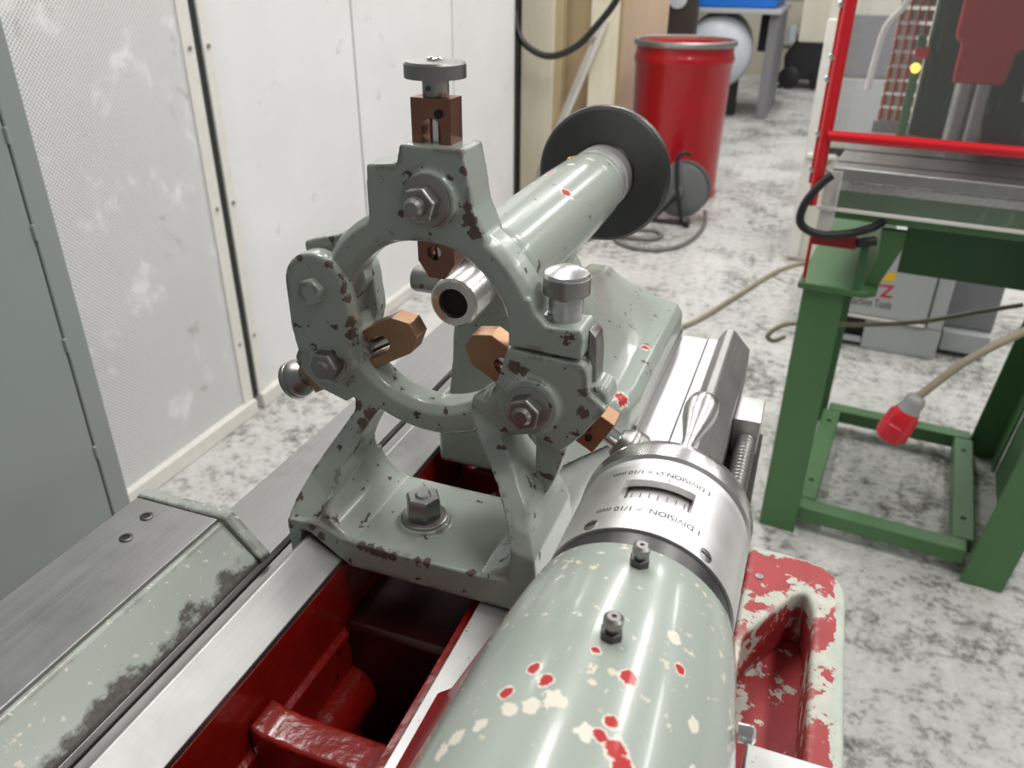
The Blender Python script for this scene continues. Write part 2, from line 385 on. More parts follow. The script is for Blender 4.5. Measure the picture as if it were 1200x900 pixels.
def text_mesh(txt, size, mat, name, parent, fmap, bold=0.0):
    cu = bpy.data.curves.new(name, 'FONT'); cu.body = txt; cu.size = size; cu.align_x = 'CENTER'; cu.align_y = 'CENTER'; cu.resolution_u = 3; cu.offset = bold
    t = bpy.data.objects.new(name, cu); COL.objects.link(t)
    dg = bpy.context.evaluated_depsgraph_get(); dg.update()
    me = bpy.data.meshes.new_from_object(t.evaluated_get(dg)); bpy.data.objects.remove(t)
    for v in me.vertices: v.co = Vector(fmap(v.co.x, v.co.y))
    me.materials.clear(); me.materials.append(mat); me.name = name
    o = bpy.data.objects.new(name, me); COL.objects.link(o); put(o, parent); return o

def hexnut(parent, o, axis, af, h, name='hex_nut', mat=None, washer=None, stud=None, a0=0.0, label=None):
    """flanged hex nut with washer and stud tip; o = seat centre, axis = outwards"""
    a = Vector(axis).normalized(); o = Vector(o); R = af/2/math.cos(PI/6)
    z0 = 0.0; wk = None
    n = MB()
    zb_ = washer[1] if washer else 0
    n.rev([(0, zb_), (R*0.97, zb_), (R, zb_+h*0.06), (R, zb_+h*0.88), (R*0.9, zb_+h), (af*0.28, zb_+h), (af*0.27, zb_+h*0.9), (0, zb_+h*0.9)], o, a, 6, a0)
    k = n.build(name, mat or M_nut, parent, bevel=af*0.02, label=label)
    if washer:
        MB().rev([(0, -0.001), (washer[0], -0.001), (washer[0], washer[1]*0.7), (washer[0]*0.93, washer[1]), (0, washer[1])], o, a, 32).build('washer', mat or M_nut, k)
    if stud:
        r, l = stud
        MB().rev([(0, 0), (r, 0), (r, zb_+l-r*0.35), (r*0.7, zb_+l), (0, zb_+l)], o, a, 24).build('stud', M_nut, k)
    return k

# ------------------------------------------------------------------ floor and walls
struct(MB().box(-2.6, 5.0, -2.5, 14.0, -0.05, 0.0).build('floor', M_floor, smooth=False))
wl = struct(MB().box(-1.72, -1.60, -1.6, 4.22, 0.0, 2.3).build('wall_left', M_shadow, smooth=False))
struct(MB().box(-1.95, -1.650, 4.225, 4.70, 0.0, 2.3).build('wall_gap_filler', M_shadow, smooth=False))  # black block added to darken the gap between panels and timber
wl['label'] = 'white perforated sound panels standing along the left side of the aisle'
seams = [-1.5, -0.52, 0.26, 1.045, 1.828, 2.608, 3.43, 4.2]
for i in range(7):
    y0, y1 = seams[i]+0.006, seams[i+1]-0.006
    g = 0.009 if i in (3, 4) else 0.0
    y1p = y1-(0.012 if i == 3 else -0.003); y0p = y0+(0.008 if i == 4 else -0.003)
    p = MB().box(-1.60, -1.565, y0p, y1p, 0.035, 2.3).build('panel', M_panel, wl, bevel=0.004)
    if i in (2, 3, 4):
        if i != 4: MB().box(-1.566, -1.559, y1p-0.045, y1p, 0.05, 2.3).build('edge_flange', M_trim, wl, bevel=0.002)
        MB().box(-1.566, -1.560, y0p, y0p+0.035, 0.05, 2.3).build('edge_flange', M_trim, wl, bevel=0.002)
    MB().box(-1.60, -1.5665, y1p+0.0005, (seams[i+1]+0.0135 if i == 3 else seams[i+1]+0.0025), 0.05, 2.3).build('seam_shade_strip', M_shadow if i == 3 else M_plas, wl)  # dark strip standing in for the shade inside the panel seam
    MB().box(-1.60, -1.545, y0p, y1p, 0.0, 0.05).build('base_channel', M_trim, wl, bevel=0.004)
    if i in (3, 4):
        for k in range(5):
            yy = (y1p-0.022) if i == 3 else (y0p+0.018)
            MB().cyl((-1.561, yy, 0.25+0.42*k), (-1.5555, yy, 0.25+0.42*k), 0.006, 10).build('rivet', M_galv, wl)
struct(MB().box(-2.6, 5.0, 13.9, 14.0, 0.0, 2.6).build('wall_back', M_bulkhead, smooth=False))

# ------------------------------------------------------------------ lathe bed
ZB = 0.966
bed = thing('lathe_bed', (-0.18, 0.2, 0.0), 'lathe bed with planed steel ways and oily red inside walls', 'lathe bed')
Y0, Y1 = -0.32, 0.75
def way(poly, name, mat, y0=Y0, y1=Y1, bevel=0.0006, label=None):
    return MB().prism(poly, y0, y1).build(name, mat, bed, bevel=bevel, label=label)
way([(-0.335, 0.905), (-0.335, ZB), (-0.2815, ZB), (-0.2815, 0.905)], 'flat_way', M_steelD, label='wide dull steel flat way')
way([(-0.2808, 0.905), (-0.2808, 0.9602), (-0.2640, 0.9602), (-0.2632, 0.9606), (-0.2578, 0.9814), (-0.2555, 0.9818), (-0.2335, 0.9695), (-0.2335, 0.9660), (-0.24, 0.905)], 'prismatic_way', M_way, label='bright steel inverted V way')
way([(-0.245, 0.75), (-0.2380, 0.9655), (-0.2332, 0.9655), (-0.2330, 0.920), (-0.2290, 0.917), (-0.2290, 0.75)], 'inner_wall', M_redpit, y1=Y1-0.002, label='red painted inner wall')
way([(-0.330, 0.60), (-0.330, 0.905), (-0.2455, 0.905), (-0.2455, 0.60)], 'side_casting', M_cover, y1=Y1-0.004)
way([(-0.141, 0.915), (-0.141, ZB), (-0.1005, ZB), (-0.1005, 0.915)], 'inner_way', M_steelR, label='scraped bright inner way')
way([(-0.0998, 0.915), (-0.0998, ZB-0.0006), (-0.0712, ZB-0.0006), (-0.0712, 0.915)], 'middle_way', M_steelR, label='scraped bright middle way')
way([(-0.0706, 0.915), (-0.0706, ZB), (-0.060, ZB), (-0.060, 0.915)], 'outer_way', M_steelR)
way([(-0.0598, 0.930), (-0.0598, 0.975), (-0.0535, 0.986), (-0.0460, 0.986), (-0.0290, 0.968), (-0.0290, 0.930)], 'guide_bar', M_steelD, y0=0.262, y1=0.735, bevel=0.0012, label='bevelled steel guide bar along the bed edge')
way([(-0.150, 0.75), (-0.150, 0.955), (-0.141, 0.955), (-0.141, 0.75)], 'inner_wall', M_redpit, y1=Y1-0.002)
way([(-0.1405, 0.60), (-0.1405, 0.915), (-0.035, 0.915), (-0.035, 0.60)], 'side_casting', M_cover, y1=Y1-0.004)
# cross ribs: arched red webs with an oval eye
def rib(y0, y1, ztop):
    b = MB()
    n = 18; eye = [(-0.183+0.026*math.cos(2*PI*k/n), ztop-0.030+0.016*math.sin(2*PI*k/n)) for k in range(n)]
    b.prism([(-0.232, 0.80), (-0.232, ztop+0.006), (-0.222, ztop+0.001), (-0.20, ztop-0.001), (-0.165, ztop-0.001), (-0.148, ztop+0.002), (-0.148, 0.80)], y0, y1, [eye])
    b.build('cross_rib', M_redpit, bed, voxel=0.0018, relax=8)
rib(0.222, 0.244, 0.934);  rib(0.50, 0.52, 0.93); rib(0.06, 0.08, 0.93)
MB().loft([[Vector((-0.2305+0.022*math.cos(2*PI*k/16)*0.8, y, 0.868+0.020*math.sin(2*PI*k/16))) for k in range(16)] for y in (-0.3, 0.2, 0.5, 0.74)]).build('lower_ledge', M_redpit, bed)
MB().prism([(-0.2285, 0.60), (-0.2285, 0.74), (-0.195, 0.70), (-0.150, 0.76), (-0.150, 0.60)], -0.2, 0.74).build('chip_chute', M_cover, bed, bevel=0.01, label='pale grey green chip chute below the ways')
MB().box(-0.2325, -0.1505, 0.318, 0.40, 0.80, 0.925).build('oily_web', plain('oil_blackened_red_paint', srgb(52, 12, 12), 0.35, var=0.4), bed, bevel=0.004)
# lead screw and its bearing block
thr = MB(); prof = [(0, 0)]
k = 0.0
while k < 0.34: prof += [(0.0072, k), (0.0086, k+0.0016), (0.0086, k+0.0030), (0.0072, k+0.0044)]; k += 0.0052
prof.append((0, k)); thr.rev(prof, (-0.0155, 0.30, 0.936), (0, 1, 0), 20); thr.build('lead_screw', M_nut, bed, label='threaded lead screw under the guide bar')
MB().box(-0.0285, -0.006, 0.615, 0.658, 0.925, 0.957).build('bearing_block', M_steelR, bed, bevel=0.001)
MB().prism([(-0.034, 0.70), (-0.034, 0.924), (-0.003, 0.924), (-0.003, 0.70)], 0.45, 0.655).build('apron_plate', M_brown, bed, bevel=0.001)
bb = MB(); bb.box(-0.33, -0.03, 0.0, 0.7, 0.0, 0.60); bb.build('pedestal', M_cover, bed, bevel=0.02)

# ------------------------------------------------------------------ slide cover on the left way
cv = thing('slide_cover', (-0.318, 0.1, ZB), 'grey green box cover with bare steel top on the left bed way', 'machine cover')
cp = [(-0.2815, ZB+0.0003), (-0.2815, ZB+0.003), (-0.3040, 0.9925), (-0.368, 0.9925), (-0.372, 0.988), (-0.372, ZB+0.0003)]
MB().prism(cp, -0.32, 0.3072).build('cover_body', M_cover, cv, bevel=0.0012)
MB().prism([(-0.3065, 0.9922), (-0.3065, 0.9950), (-0.3690, 0.9950), (-0.3690, 0.9922)], -0.32, 0.3066).build('top_plate', M_steelD, cv, bevel=0.0008, label='brushed steel top plate')
cq = [(-0.2795, ZB+0.0003), (-0.2795, ZB+0.004), (-0.3025, 0.9957), (-0.3695, 0.9957), (-0.374, 0.990), (-0.374, ZB+0.0003)]
MB().prism(cq, 0.3079, 0.3165).build('end_cap', M_cover, cv, bevel=0.0012, label='chipped grey green end cap')
for x, y in ((-0.3485, 0.2926), (-0.3448, 0.272)):
    s_ = MB(); s_.rev([(0, 0), (0.0040, 0), (0.0040, 0.0008), (0.0034, 0.0011), (0.0022, 0.0011), (0.0021, 0.0004), (0, 0.0004)], (x, y, 0.9948), (0, 0, 1), 20)
    sc = s_.build('socket_screw', M_dark, cv)
    MB().rev([(0, 0.0005), (0.0020, 0.0005), (0.0020, 0.00085), (0, 0.00085)], (x, y, 0.9948), (0, 0, 1), 6).build('socket', M_hole, sc)

# ------------------------------------------------------------------ steady rest
SX, SY, SZ = -0.182, 0.36, 1.124
sr = thing('steady_rest', (SX, SY, ZB), 'grey green cast iron steady rest with hinged ring and three bronze jaws', 'steady rest')
def W(u, v, w_): return Vector((SX+u/1000, SY+v/1000, SZ+w_/1000))
fw = lambda a, b, h: tuple(W(a, h, b))
def sp(b, poly, v0, v1): b.prism(poly, v0, v1, f=fw); return b
CU, CW, RI, RO = -4.5, -5.0, 49.0, 68.0
def arc(b, d0, d1, v0=0, v1=25, ri=RI, ro=RO, n=40):
    A = [math.radians(d0+(d1-d0)*i/n) for i in range(n+1)]
    pl = [(CU+ro*math.cos(a), CW+ro*math.sin(a)) for a in A]+[(CU+ri*math.cos(a), CW+ri*math.sin(a)) for a in reversed(A)]
    secs = []
    for a in A:
        c, s_ = math.cos(a), math.sin(a)
        secs.append([W(CU+r*c, v, CW+r*s_) for r, v in ((ri, v0+5), (ri+4, v0), (ro-4, v0), (ro, v0+5), (ro, v1-5), (ro-4, v1), (ri+4, v1), (ri, v1-5))])
    b.loft(secs)
def disc(b, u, w_, r, v0, v1, n=28): b.cyl(W(u, v0, w_), W(u, v1, w_), r/1000, n)
# --- lower frame
fr = MB()
arc(fr, 168, 355)
# left arm and lug of the hinge fork
arm = [(-86, -18), (-87, -26), (-93, -38), (-89, -47), (-78, -56), (-60, -62), (-46, -52), (-46, -18), (-50, -6), (-86, -6)]
sp(fr, arm, 1, 26)
lug = [(-88.5, 6), (-88.5, -14), (-86, -30), (-50, -30), (-47, -6), (-49.5, 12)]+[(-69+19.5*math.cos(math.radians(a)), 13+19.5*math.sin(math.radians(a))) for a in range(0, 181, 15)]
sp(fr, lug, -5, 7)
lug2 = [(-84, 6), (-84, -30), (-50, -30), (-44, -6), (-45.5, 12)]+[(-65+19.5*math.cos(math.radians(a)), 13+19.5*math.sin(math.radians(a))) for a in range(0, 181, 15)]
sp(fr, lug2, 20, 31)
disc(fr, -65, -34, 15.5, -3, 5)
# right arm
ra = [(44.5, -7.5), (86.3, -9.5), (89.5, -14), (90, -26), (96, -30), (101, -34), (89, -52), (76.5, -66), (60, -58), (46, -62), (34, -60), (30, -48), (40, -25)]
sp(fr, ra, 0, 26)
disc(fr, 58.5, -39, 17, -3.5, 5)
# legs
def leg(b, st):
    secs = []
    for (uo, wo, ui, wi, vf, vb) in st:
        secs.append([W(uo, vf, wo), W(ui, vf, wi), W(ui+(uo-ui)*0.12, vb, wi-3), W(uo-(uo-ui)*0.05, vb, wo-3)])
    b.loft(secs)
leg(fr, [(-52, -52, -34, -48, 0, 26), (-54, -66, -36, -60, 0, 27), (-65, -83, -44, -72, -4, 29), (-73.6, -96, -53, -88, -8, 31), (-81, -109, -58.5, -100, -15, 34), (-86.5, -122, -60.5, -118, -24, 37), (-88.5, -131, -60, -126, -31, 40), (-88, -146, -74, -135, -35, 42)])
leg(fr, [(40, -44, 24, -40, 0, 26), (38, -58, 22.5, -50, 0, 26), (47, -70, 28, -64, -4, 27), (55, -83, 38, -78, -10, 30), (63.5, -93, 46, -87, -18, 33), (70, -106, 55, -100, -28, 36), (74, -118, 59.5, -114, -34, 38), (77, -150, 60, -148, -35, 42)])
sp(fr, [(60, -60), (46, -62), (38, -50), (60, -46), (80, -60), (72, -90), (68, -100), (60, -88)], 6, 24)
# base with its V notch
basep = [(-88, -159.5), (-85.5, -163), (-83.2, -160), (-78.3, -138.5), (-72.5, -138.5), (-51, -153.8), (-46, -157), (40, -158), (42, -157.2), (76, -157.2), (77, -140), (60, -137), (0, -137.5), (-50, -137), (-66, -130), (-88, -132)]
sp(fr, basep, -34.5, 42)
# wide fillets that turn the legs into the basin floor
def fillet(b, cu, cw, r, a0, a1, corner, v0, v1):
    pl = [(cu+r*math.cos(math.radians(a0+(a1-a0)*i/10)), cw+r*math.sin(math.radians(a0+(a1-a0)*i/10))) for i in range(11)]+[corner]
    sp(b, pl, v0, v1)
fillet(fr, -35, -111, 27, 180, 270, (-66, -142), -33, 41)
fillet(fr, 35, -112, 26, 270, 360, (64, -142), -33, 41)
fr.cyl(W(-10.5, 0, -140), W(-10.5, 0, -134.2), 0.0165, 28)
frame = fr.build('frame', M_frame, sr, voxel=0.00105, relax=8)
# --- hinged cap
cp_ = MB()
arc(cp_, 2, 166)
sp(cp_, [(-34, 50), (-33, 83), (-15.5, 84.5), (-13, 94.5), (21, 94.5), (24, 80), (26, 66), (33, 50), (20, 44), (0, 45.5), (-20, 44)], 0, 26)
disc(cp_, 3, 68, 15, -3, 4)
sp(cp_, [(45.5, -6.0), (86, -7.6), (86.5, 4), (85, 9.0), (66, 8.5), (60.5, 14), (57, 22), (45, 20)], 0, 24)
sp(cp_, [(-69+15*math.cos(math.radians(a)), 12+15*math.sin(math.radians(a))) for a in range(20, 300, 20)]+[(-52, 2), (-44, 14), (-46, 30), (-52, 40)], 8.3, 18.7)
sp(cp_, [(-82, 26), (-82.5, 33.5), (-74, 36.5), (-62, 39), (-50, 44), (-42, 38), (-58, 27)], 9, 25)
cap = cp_.build('hinged_cap', M_frame, sr, voxel=0.00105, relax=8)
MB().cyl(W(64, 12, -10), W(64, 12, 12), 0.0055, 16).build('clamp_stud', M_nut, sr)
# hinge pin, painted over
hp = MB(); hp.rev([(0, 0), (0.0082, 0), (0.0082, 0.0040), (0.0072, 0.0052), (0, 0.0052)], W(-70, -4.5, 11), (0, -1, 0), 6, 0.3); hp.build('hinge_pin', M_frame, sr, bevel=0.0006)
# --- jaws
def jaw(ang, r_out, mat, lo=24, hw=10.6):
    a = math.radians(ang); d = (math.cos(a), math.sin(a)); t = (-d[1], d[0]); cu, cw = 2.0, 0.0
    def P(r, s_): return (cu+d[0]*r+t[0]*s_, cw+d[1]*r+t[1]*s_)
    outer = [P(lo, -4.5), P(lo, 4.5), P(lo+9, hw), P(r_out, hw), P(r_out, -hw), P(lo+9, -hw)]
    n = 10; sw = 5.2
    s0 = 60 if ang == 90 else lo+24
    slot = [P(s0+sw*math.cos(PI/2+PI*i/n), sw*math.sin(PI/2+PI*i/n)) for i in range(n+1)]+[P(r_out-14.5+sw*math.cos(-PI/2+PI*i/n), sw*math.sin(-PI/2+PI*i/n)) for i in range(n+1)]
    holes = [slot]
    if ang == 90: holes.append([P(lo+14+4.2*math.cos(2*PI*i/18), 1.0+4.2*math.sin(2*PI*i/18)) for i in range(18)])
    b = MB(); b.prism(outer, 6, 20, holes, f=fw)
    j = b.build('jaw', mat, sr, bevel=0.0006)
    p0 = P(lo+6, 0); p1 = P(r_out+1, 0)
    MB().cyl(W(p0[0], 13, p0[1]), W(p1[0], 13, p1[1]), 0.0036, 16).build('adjusting_screw', M_chrome, j)
    q = P(r_out-7, -4.5); MB().rev([(0, 0), (0.0021, 0), (0.0021, 0.0012), (0, 0.0012)], W(q[0], 5.9, q[1]), (0, -1, 0), 16).build('grub_screw', M_hole, j)
    return P(r_out, 0), Vector((d[0], 0, d[1]))
# top jaw with knurled disc knob
o, d = jaw(90, 116, M_copper)
def knurl_rev(b, r, h0, h1, o, a, n=90):
    """knurled rim: radius alternates round the circumference, twice along its height"""
    u, v, ax = frame_of(a); o = Vector(o); V = []; F = []; rows = 5
    for j in range(rows):
        h = h0+(h1-h0)*j/(rows-1)
        for i in range(n):
            rr = r*(1.0 if (i+j) % 2 else 0.982); t = 2*PI*i/n
            V.append(o+ax*h+(u*math.cos(t)+v*math.sin(t))*rr)
    for j in range(rows-1):
        F += [(j*n+i, j*n+(i+1) % n, (j+1)*n+(i+1) % n, (j+1)*n+i) for i in range(n)]
    F += [tuple(range(n)), tuple(range(rows*n-1, (rows-1)*n-1, -1))]
    b.add(V, F)
o3 = W(o[0], 13, o[1])
kb = MB(); kb.rev([(0, -0.001), (0.0058, -0.001), (0.0066, 0.0005), (0.0066, 0.0095), (0, 0.0095)], o3, d, 28)
knob = kb.build('adjusting_knob', M_nut, sr)
kr = MB(); knurl_rev(kr, 0.0152, 0.0088, 0.0152, o3, d); kr.rev([(0, 0.0148), (0.0150, 0.0148), (0.0142, 0.0162), (0.006, 0.0166), (0, 0.0166)], o3, d, 40)
kr.build('knurled_disc', M_nut, knob)
MB().rev([(0, 0.0160), (0.0040, 0.0160), (0.0040, 0.0176), (0.003, 0.0182), (0, 0.0182)], o3, d, 18).build('screw_end', M_chrome, knob)
MB().rev([(0, 0), (0.0012, 0), (0.0012, 0.0004), (0, 0.0004)], o3+Vector((-0.001, -0.0066, 0.0042)), (0, -1, 0), 12).build('cross_pin', M_dark, knob)
# lower two jaws
for ang in (210, 330):
    o, d = jaw(ang, 112 if ang == 330 else 107, M_bronze, lo=20 if ang == 330 else 19, hw=11.6)
    o3 = W(o[0], 13, o[1])
    kb = MB(); kb.rev([(0, -0.002), (0.0050, -0.002), (0.0050, 0.008 if ang == 330 else 0.006), (0, 0.008 if ang == 330 else 0.006)], o3, d, 24)
    knob = kb.build('adjusting_knob', M_chrome, sr)
    h0 = 0.007 if ang == 330 else 0.004
    kr = MB(); kr.rev([(0, h0), (0.0075, h0), (0.0100, h0+0.003), (0.0118, h0+0.0052), (0.0124, h0+0.0075), (0.0120, h0+0.0095), (0.0124, h0+0.0100), (0.0124, h0+0.0130), (0.0110, h0+0.0145), (0.005, h0+0.0152), (0, h0+0.0152)], o3, d, 36)
    kr.build('knob_head', M_nut, knob)
# clamp nuts on the three arms
hexnut(sr, W(2, -2.5, 68), (0, -1, 0), 0.0165, 0.0085, 'clamp_nut', washer=(0.0135, 0.0020), stud=(0.0052, 0.0150), a0=0.2)
hexnut(sr, W(-65, -2.5, -34), (0, -1, 0), 0.0165, 0.0090, 'clamp_nut', mat=M_nut, washer=(0.0108, 0.0010), stud=(0.0052, 0.0105), a0=0.05)
hexnut(sr, W(58.5, -3.0, -39), (0, -1, 0), 0.0170, 0.0085, 'clamp_nut', washer=(0.0125, 0.0018), stud=(0.0055, 0.0112), a0=0.32)
hexnut(sr, W(-10.5, 0, -134.6), (0, 0, 1), 0.0195, 0.0150, 'base_nut', washer=(0.0145, 0.0022), stud=(0.0052, 0.0160), a0=0.35)
# clamp knob on the right of the split
o3 = W(72, 15, 7.5); kb = MB()
kb.rev([(0, -0.004), (0.0092, -0.004), (0.0092, 0.0118), (0.0088, 0.0132), (0.0100, 0.0145), (0, 0.0145)], o3, (0, 0, 1), 36)
kn = kb.build('clamp_knob', M_steel, sr)
kr = MB(); kr.rev([(0, 0.0140), (0.0092, 0.0140), (0.0112, 0.0158), (0, 0.0158)], o3, (0, 0, 1), 36); knurl_rev(kr, 0.0124, 0.0155, 0.0242, o3, (0, 0, 1), 100)
kr.build('knurled_band', M_nut, kn)
MB().rev([(0, 0.0235), (0.0118, 0.0235), (0.0122, 0.0252), (0.0116, 0.0266), (0.006, 0.0292), (0, 0.0298)], o3, (0, 0, 1), 36).build('domed_top', M_turned, kn)
b = MB(); sp(b, [(86.5, -26), (86.5, 6), (90.5, 2), (92, -9), (92, -26)], 10, 24); b.build('swing_bolt_bar', M_nut, sr, bevel=0.0008)
b = MB(); disc(b, 93, -31, 7.5, 4, 24); b.build('swing_bolt_boss', M_frame, sr, bevel=0.0015)

# ------------------------------------------------------------------ tailstock behind the steady rest
TX, TZ = -0.184, 1.122
ts = thing('tailstock', (TX, 0.6, ZB), 'grey green tailstock with long barrel and dark steel handwheel disc', 'tailstock')
b = MB()
def tsec(y, hwb, zt, colw, flare, top=TZ-0.010):
    """bell shaped half section: base slab, concave flare, column up to top"""
    R_ = [(hwb, ZB+0.0012), (hwb, ZB+zt*0.75), (hwb-0.006, ZB+zt)]
    for i in range(1, 9):
        t = i/8; R_.append((colw+(hwb-0.006-colw)*(1-t)**flare, ZB+zt+(top-ZB-zt)*t**flare))
    return [Vector((TX+x, y, z)) for x, z in R_]+[Vector((TX-min(x, 0.046), y, z)) for x, z in reversed(R_)]
b.loft([tsec(0.452, 0.042, 0.050, 0.027, 1.5), tsec(0.475, 0.046, 0.046, 0.027, 1.6), tsec(0.505, 0.064, 0.040, 0.026, 1.8), tsec(0.535, 0.082, 0.036, 0.025, 1.8), tsec(0.56, 0.086, 0.035, 0.024, 1.8, 1.105), tsec(0.59, 0.086, 0.035, 0.021, 1.7, 1.090), tsec(0.62, 0.086, 0.035, 0.016, 1.55, 1.071), tsec(0.65, 0.086, 0.035, 0.012, 1.45, 1.056), tsec(0.68, 0.086, 0.035, 0.011, 1.4, 1.044), tsec(0.72, 0.086, 0.035, 0.010, 1.3, 1.034), tsec(0.744, 0.086, 0.035, 0.010, 1.3, 1.031), tsec(0.752, 0.083, 0.032, 0.010, 1.3, 1.026)])
b.rev([(0, 0.446), (0.029, 0.446), (0.0315, 0.452), (0.0315, 0.62), (0.0305, 0.678), (0.0285, 0.687), (0, 0.687)], (TX, 0, TZ), (0, 1, 0), 48)
b.build('body', M_tail, ts, voxel=0.0018, relax=8)
MB().prism([(TX-0.044, ZB+0.0008), (TX-0.044, ZB+0.008), (TX+0.0868, ZB+0.008), (TX+0.0868, ZB+0.0008)], 0.545, 0.7525).build('base_plate', M_steelD, ts, bevel=0.001)
MB().rev([(0, 0.683), (0.0265, 0.683), (0.0265, 0.694), (0.0285, 0.6945), (0.0285, 0.705), (0.0270, 0.7055), (0.0270, 0.7095), (0.0288, 0.710), (0.0288, 0.727), (0.024, 0.729), (0, 0.729)], (TX, 0, TZ), (0, 1, 0), 48).build('collar', M_sleeve, ts, label='bright stepped collar')
MB().rev([(0, 0.727), (0.028, 0.727), (0.030, 0.731), (0.050, 0.7315), (0.0590, 0.729), (0.0618, 0.731), (0.0625, 0.735), (0.0612, 0.742), (0.058, 0.745), (0, 0.745)], (TX, 0, TZ), (0, 1, 0), 72).build('handwheel', M_dark, ts, label='dark steel handwheel disc')
fl = MB().rev([(0, 0.434), (0.0275, 0.434), (0.0285, 0.436), (0.0285, 0.447), (0, 0.447)], (TX, 0, TZ), (0, 1, 0), 40).build('nose_flange', M_nut, ts)
for a in (40, -35, 140, 215):
    c, s_ = math.cos(math.radians(a)), math.sin(math.radians(a))
    f_ = MB().rev([(0, 0), (0.0028, 0), (0.0026, 0.0008), (0, 0.0008)], (TX+0.0222*c, 0.4342, TZ+0.0222*s_), (0, -1, 0), 16).build('slotted_screw', M_nut, fl)
sl = [(0, 0.440), (0.0152, 0.440), (0.0155, 0.400), (0.0150, 0.3955), (0.0135, 0.394), (0.0092, 0.394), (0.0085, 0.396), (0.0080, 0.430), (0, 0.430)]
MB().rev(sl, (TX, 0, TZ), (0, 1, 0), 48).build('quill', M_turned, ts, label='bright hollow quill nose')
MB().rev([(0, 0.398), (0.0083, 0.398), (0.0080, 0.431), (0, 0.431)], (TX, 0, TZ), (0, 1, 0), 32).build('bore', M_hole, ts)
pn = MB().rev([(0, 0), (0.0085, 0), (0.0085, 0.019), (0.0078, 0.0205), (0, 0.0205)], (TX-0.028, 0.441, TZ-0.007), (-1, 0, 0), 28).build('locking_pin', M_nut, ts)
MB().rev([(0, 0), (0.0016, 0), (0.0016, 0.0004), (0, 0.0004)], (TX-0.040, 0.4326, TZ-0.0085), (0, -1, 0), 12).build('pin_hole', M_dark, pn)
MB().cyl((TX-0.030, 0.455, TZ+0.004), (TX-0.038, 0.455, TZ+0.004), 0.009, 20).build('lock_button', M_black, ts)
MB().cyl((TX-0.028, 0.452, TZ-0.030), (TX-0.034, 0.452, TZ-0.030), 0.007, 20).build('lock_button', M_black, ts)
MB().rev([(0, 0), (0.0035, 0), (0.0035, 0.0012), (0.0020, 0.0018), (0, 0.0018)], (TX-0.012, 0.665, TZ+0.0275), (-0.35, 0, 1), 16).build('oil_cup', plain('brass_oil_cup', srgb(200, 160, 70), 0.3, 1.0), ts)

# ------------------------------------------------------------------ foreground micrometer housing on the right ways
HX, HZ = -0.0403, 1.0532
hs = thing('dial_housing', (HX, 0.16, ZB), 'grey green cylindrical housing with chipped paint and graduated steel dial in the foreground', 'dial housing')
def hsec(y, r, bl=-0.131, br=0.016):
    P = [(bl, ZB+0.0008), (bl, ZB+0.006)]
    # left flank rises as the tangent from the base to the round top
    dx, dz = bl-HX, ZB+0.006-HZ; D = math.hypot(dx, dz); base = math.atan2(dz, dx); off = math.acos(min(1, r/D))
    a_l = base-off
    if a_l < 0: a_l += 2*PI
    dx, dz = br-HX, ZB+0.006-HZ; D2 = math.hypot(dx, dz); a_r = math.atan2(dz, dx)+math.acos(min(1, r/D2))
    n = 28
    for i in range(n+1):
        a = a_l+(a_r-a_l)*i/n; P.append((HX+r*math.cos(a), HZ+r*math.sin(a)))
    P += [(br, ZB+0.006), (br, ZB+0.0008)]
    return [Vector((x, y, z)) for x, z in P]
b = MB(); b.loft([hsec(0.0, 0.0525), hsec(0.10, 0.0520), hsec(0.16, 0.0508), hsec(0.20, 0.0490), hsec(0.235, 0.0455), hsec(0.250, 0.0430, -0.125, 0.012), hsec(0.2525, 0.0405, -0.12, 0.008)])
b.build('housing_body', M_house, hs, bevel=0.0015)
b = MB(); b.loft([[Vector((-0.1325+dx, y, z)) for dx, z in ((0, ZB+0.0005), (0, ZB+0.008), (0.018, ZB+0.024), (0.020, ZB+0.0005))] for y in (0.0, 0.252)])
b.build('base_flange', plain('scraped_red_flange_paint', srgb(150, 30, 32), 0.4, var=0.25, scale=90), hs, bevel=0.001, label='red primed base edge')
def ringrev(r0, r1, y0, y1, name, mat, parent, ch=0.0008, label=None):
    return MB().rev([(0, y0), (r0-ch, y0), (r0, y0+ch), (r1, y1-ch), (r1-ch, y1), (0, y1)], (HX, 0, HZ), (0, 1, 0), 80).build(name, mat, parent, label=label)
ringrev(0.0402, 0.0402, 0.2515, 0.2625, 'seat_ring', M_dark, hs)
ringrev(0.0360, 0.0360, 0.262, 0.313, 'inner_drum', M_white, hs, label='pale scale drum behind the window')
# outer sleeve with its reading window
def shell(r, t, y0, y1, holes, name, mat, parent, na=144, ys=None):
    ys = ys or [y0, y1]; V = []; F = []; 
    for rr in (r, r-t):
        for y in ys:
            for i in range(na): a = 2*PI*i/na; V.append((HX+rr*math.sin(a), y, HZ+rr*math.cos(a)))
    ny = len(ys); off = ny*na
    def solid(j, i):
        if j < 0 or j >= ny-1: return False
        a = ((i % na)+0.5)*360/na; a = a-360 if a > 180 else a
        yc = (ys[j]+ys[j+1])/2
        return not any(h[0] < a < h[1] and h[2] < yc < h[3] for h in holes)
    for j in range(ny-1):
        for i in range(na):
            if not solid(j, i): continue
            k = (i+1) % na; q = (j*na+i, j*na+k, (j+1)*na+k, (j+1)*na+i)
            F.append(q); F.append(tuple(off+x for x in reversed(q)))
            if not solid(j-1, i): F.append((q[0], q[1], off+q[1], off+q[0]))
            if not solid(j+1, i): F.append((q[3], q[2], off+q[2], off+q[3]))
            if not solid(j, i-1): F.append((q[0], q[3], off+q[3], off+q[0]))
            if not solid(j, i+1): F.append((q[1], q[2], off+q[2], off+q[1]))
    return MB().add(V, F).build(name, mat, parent)
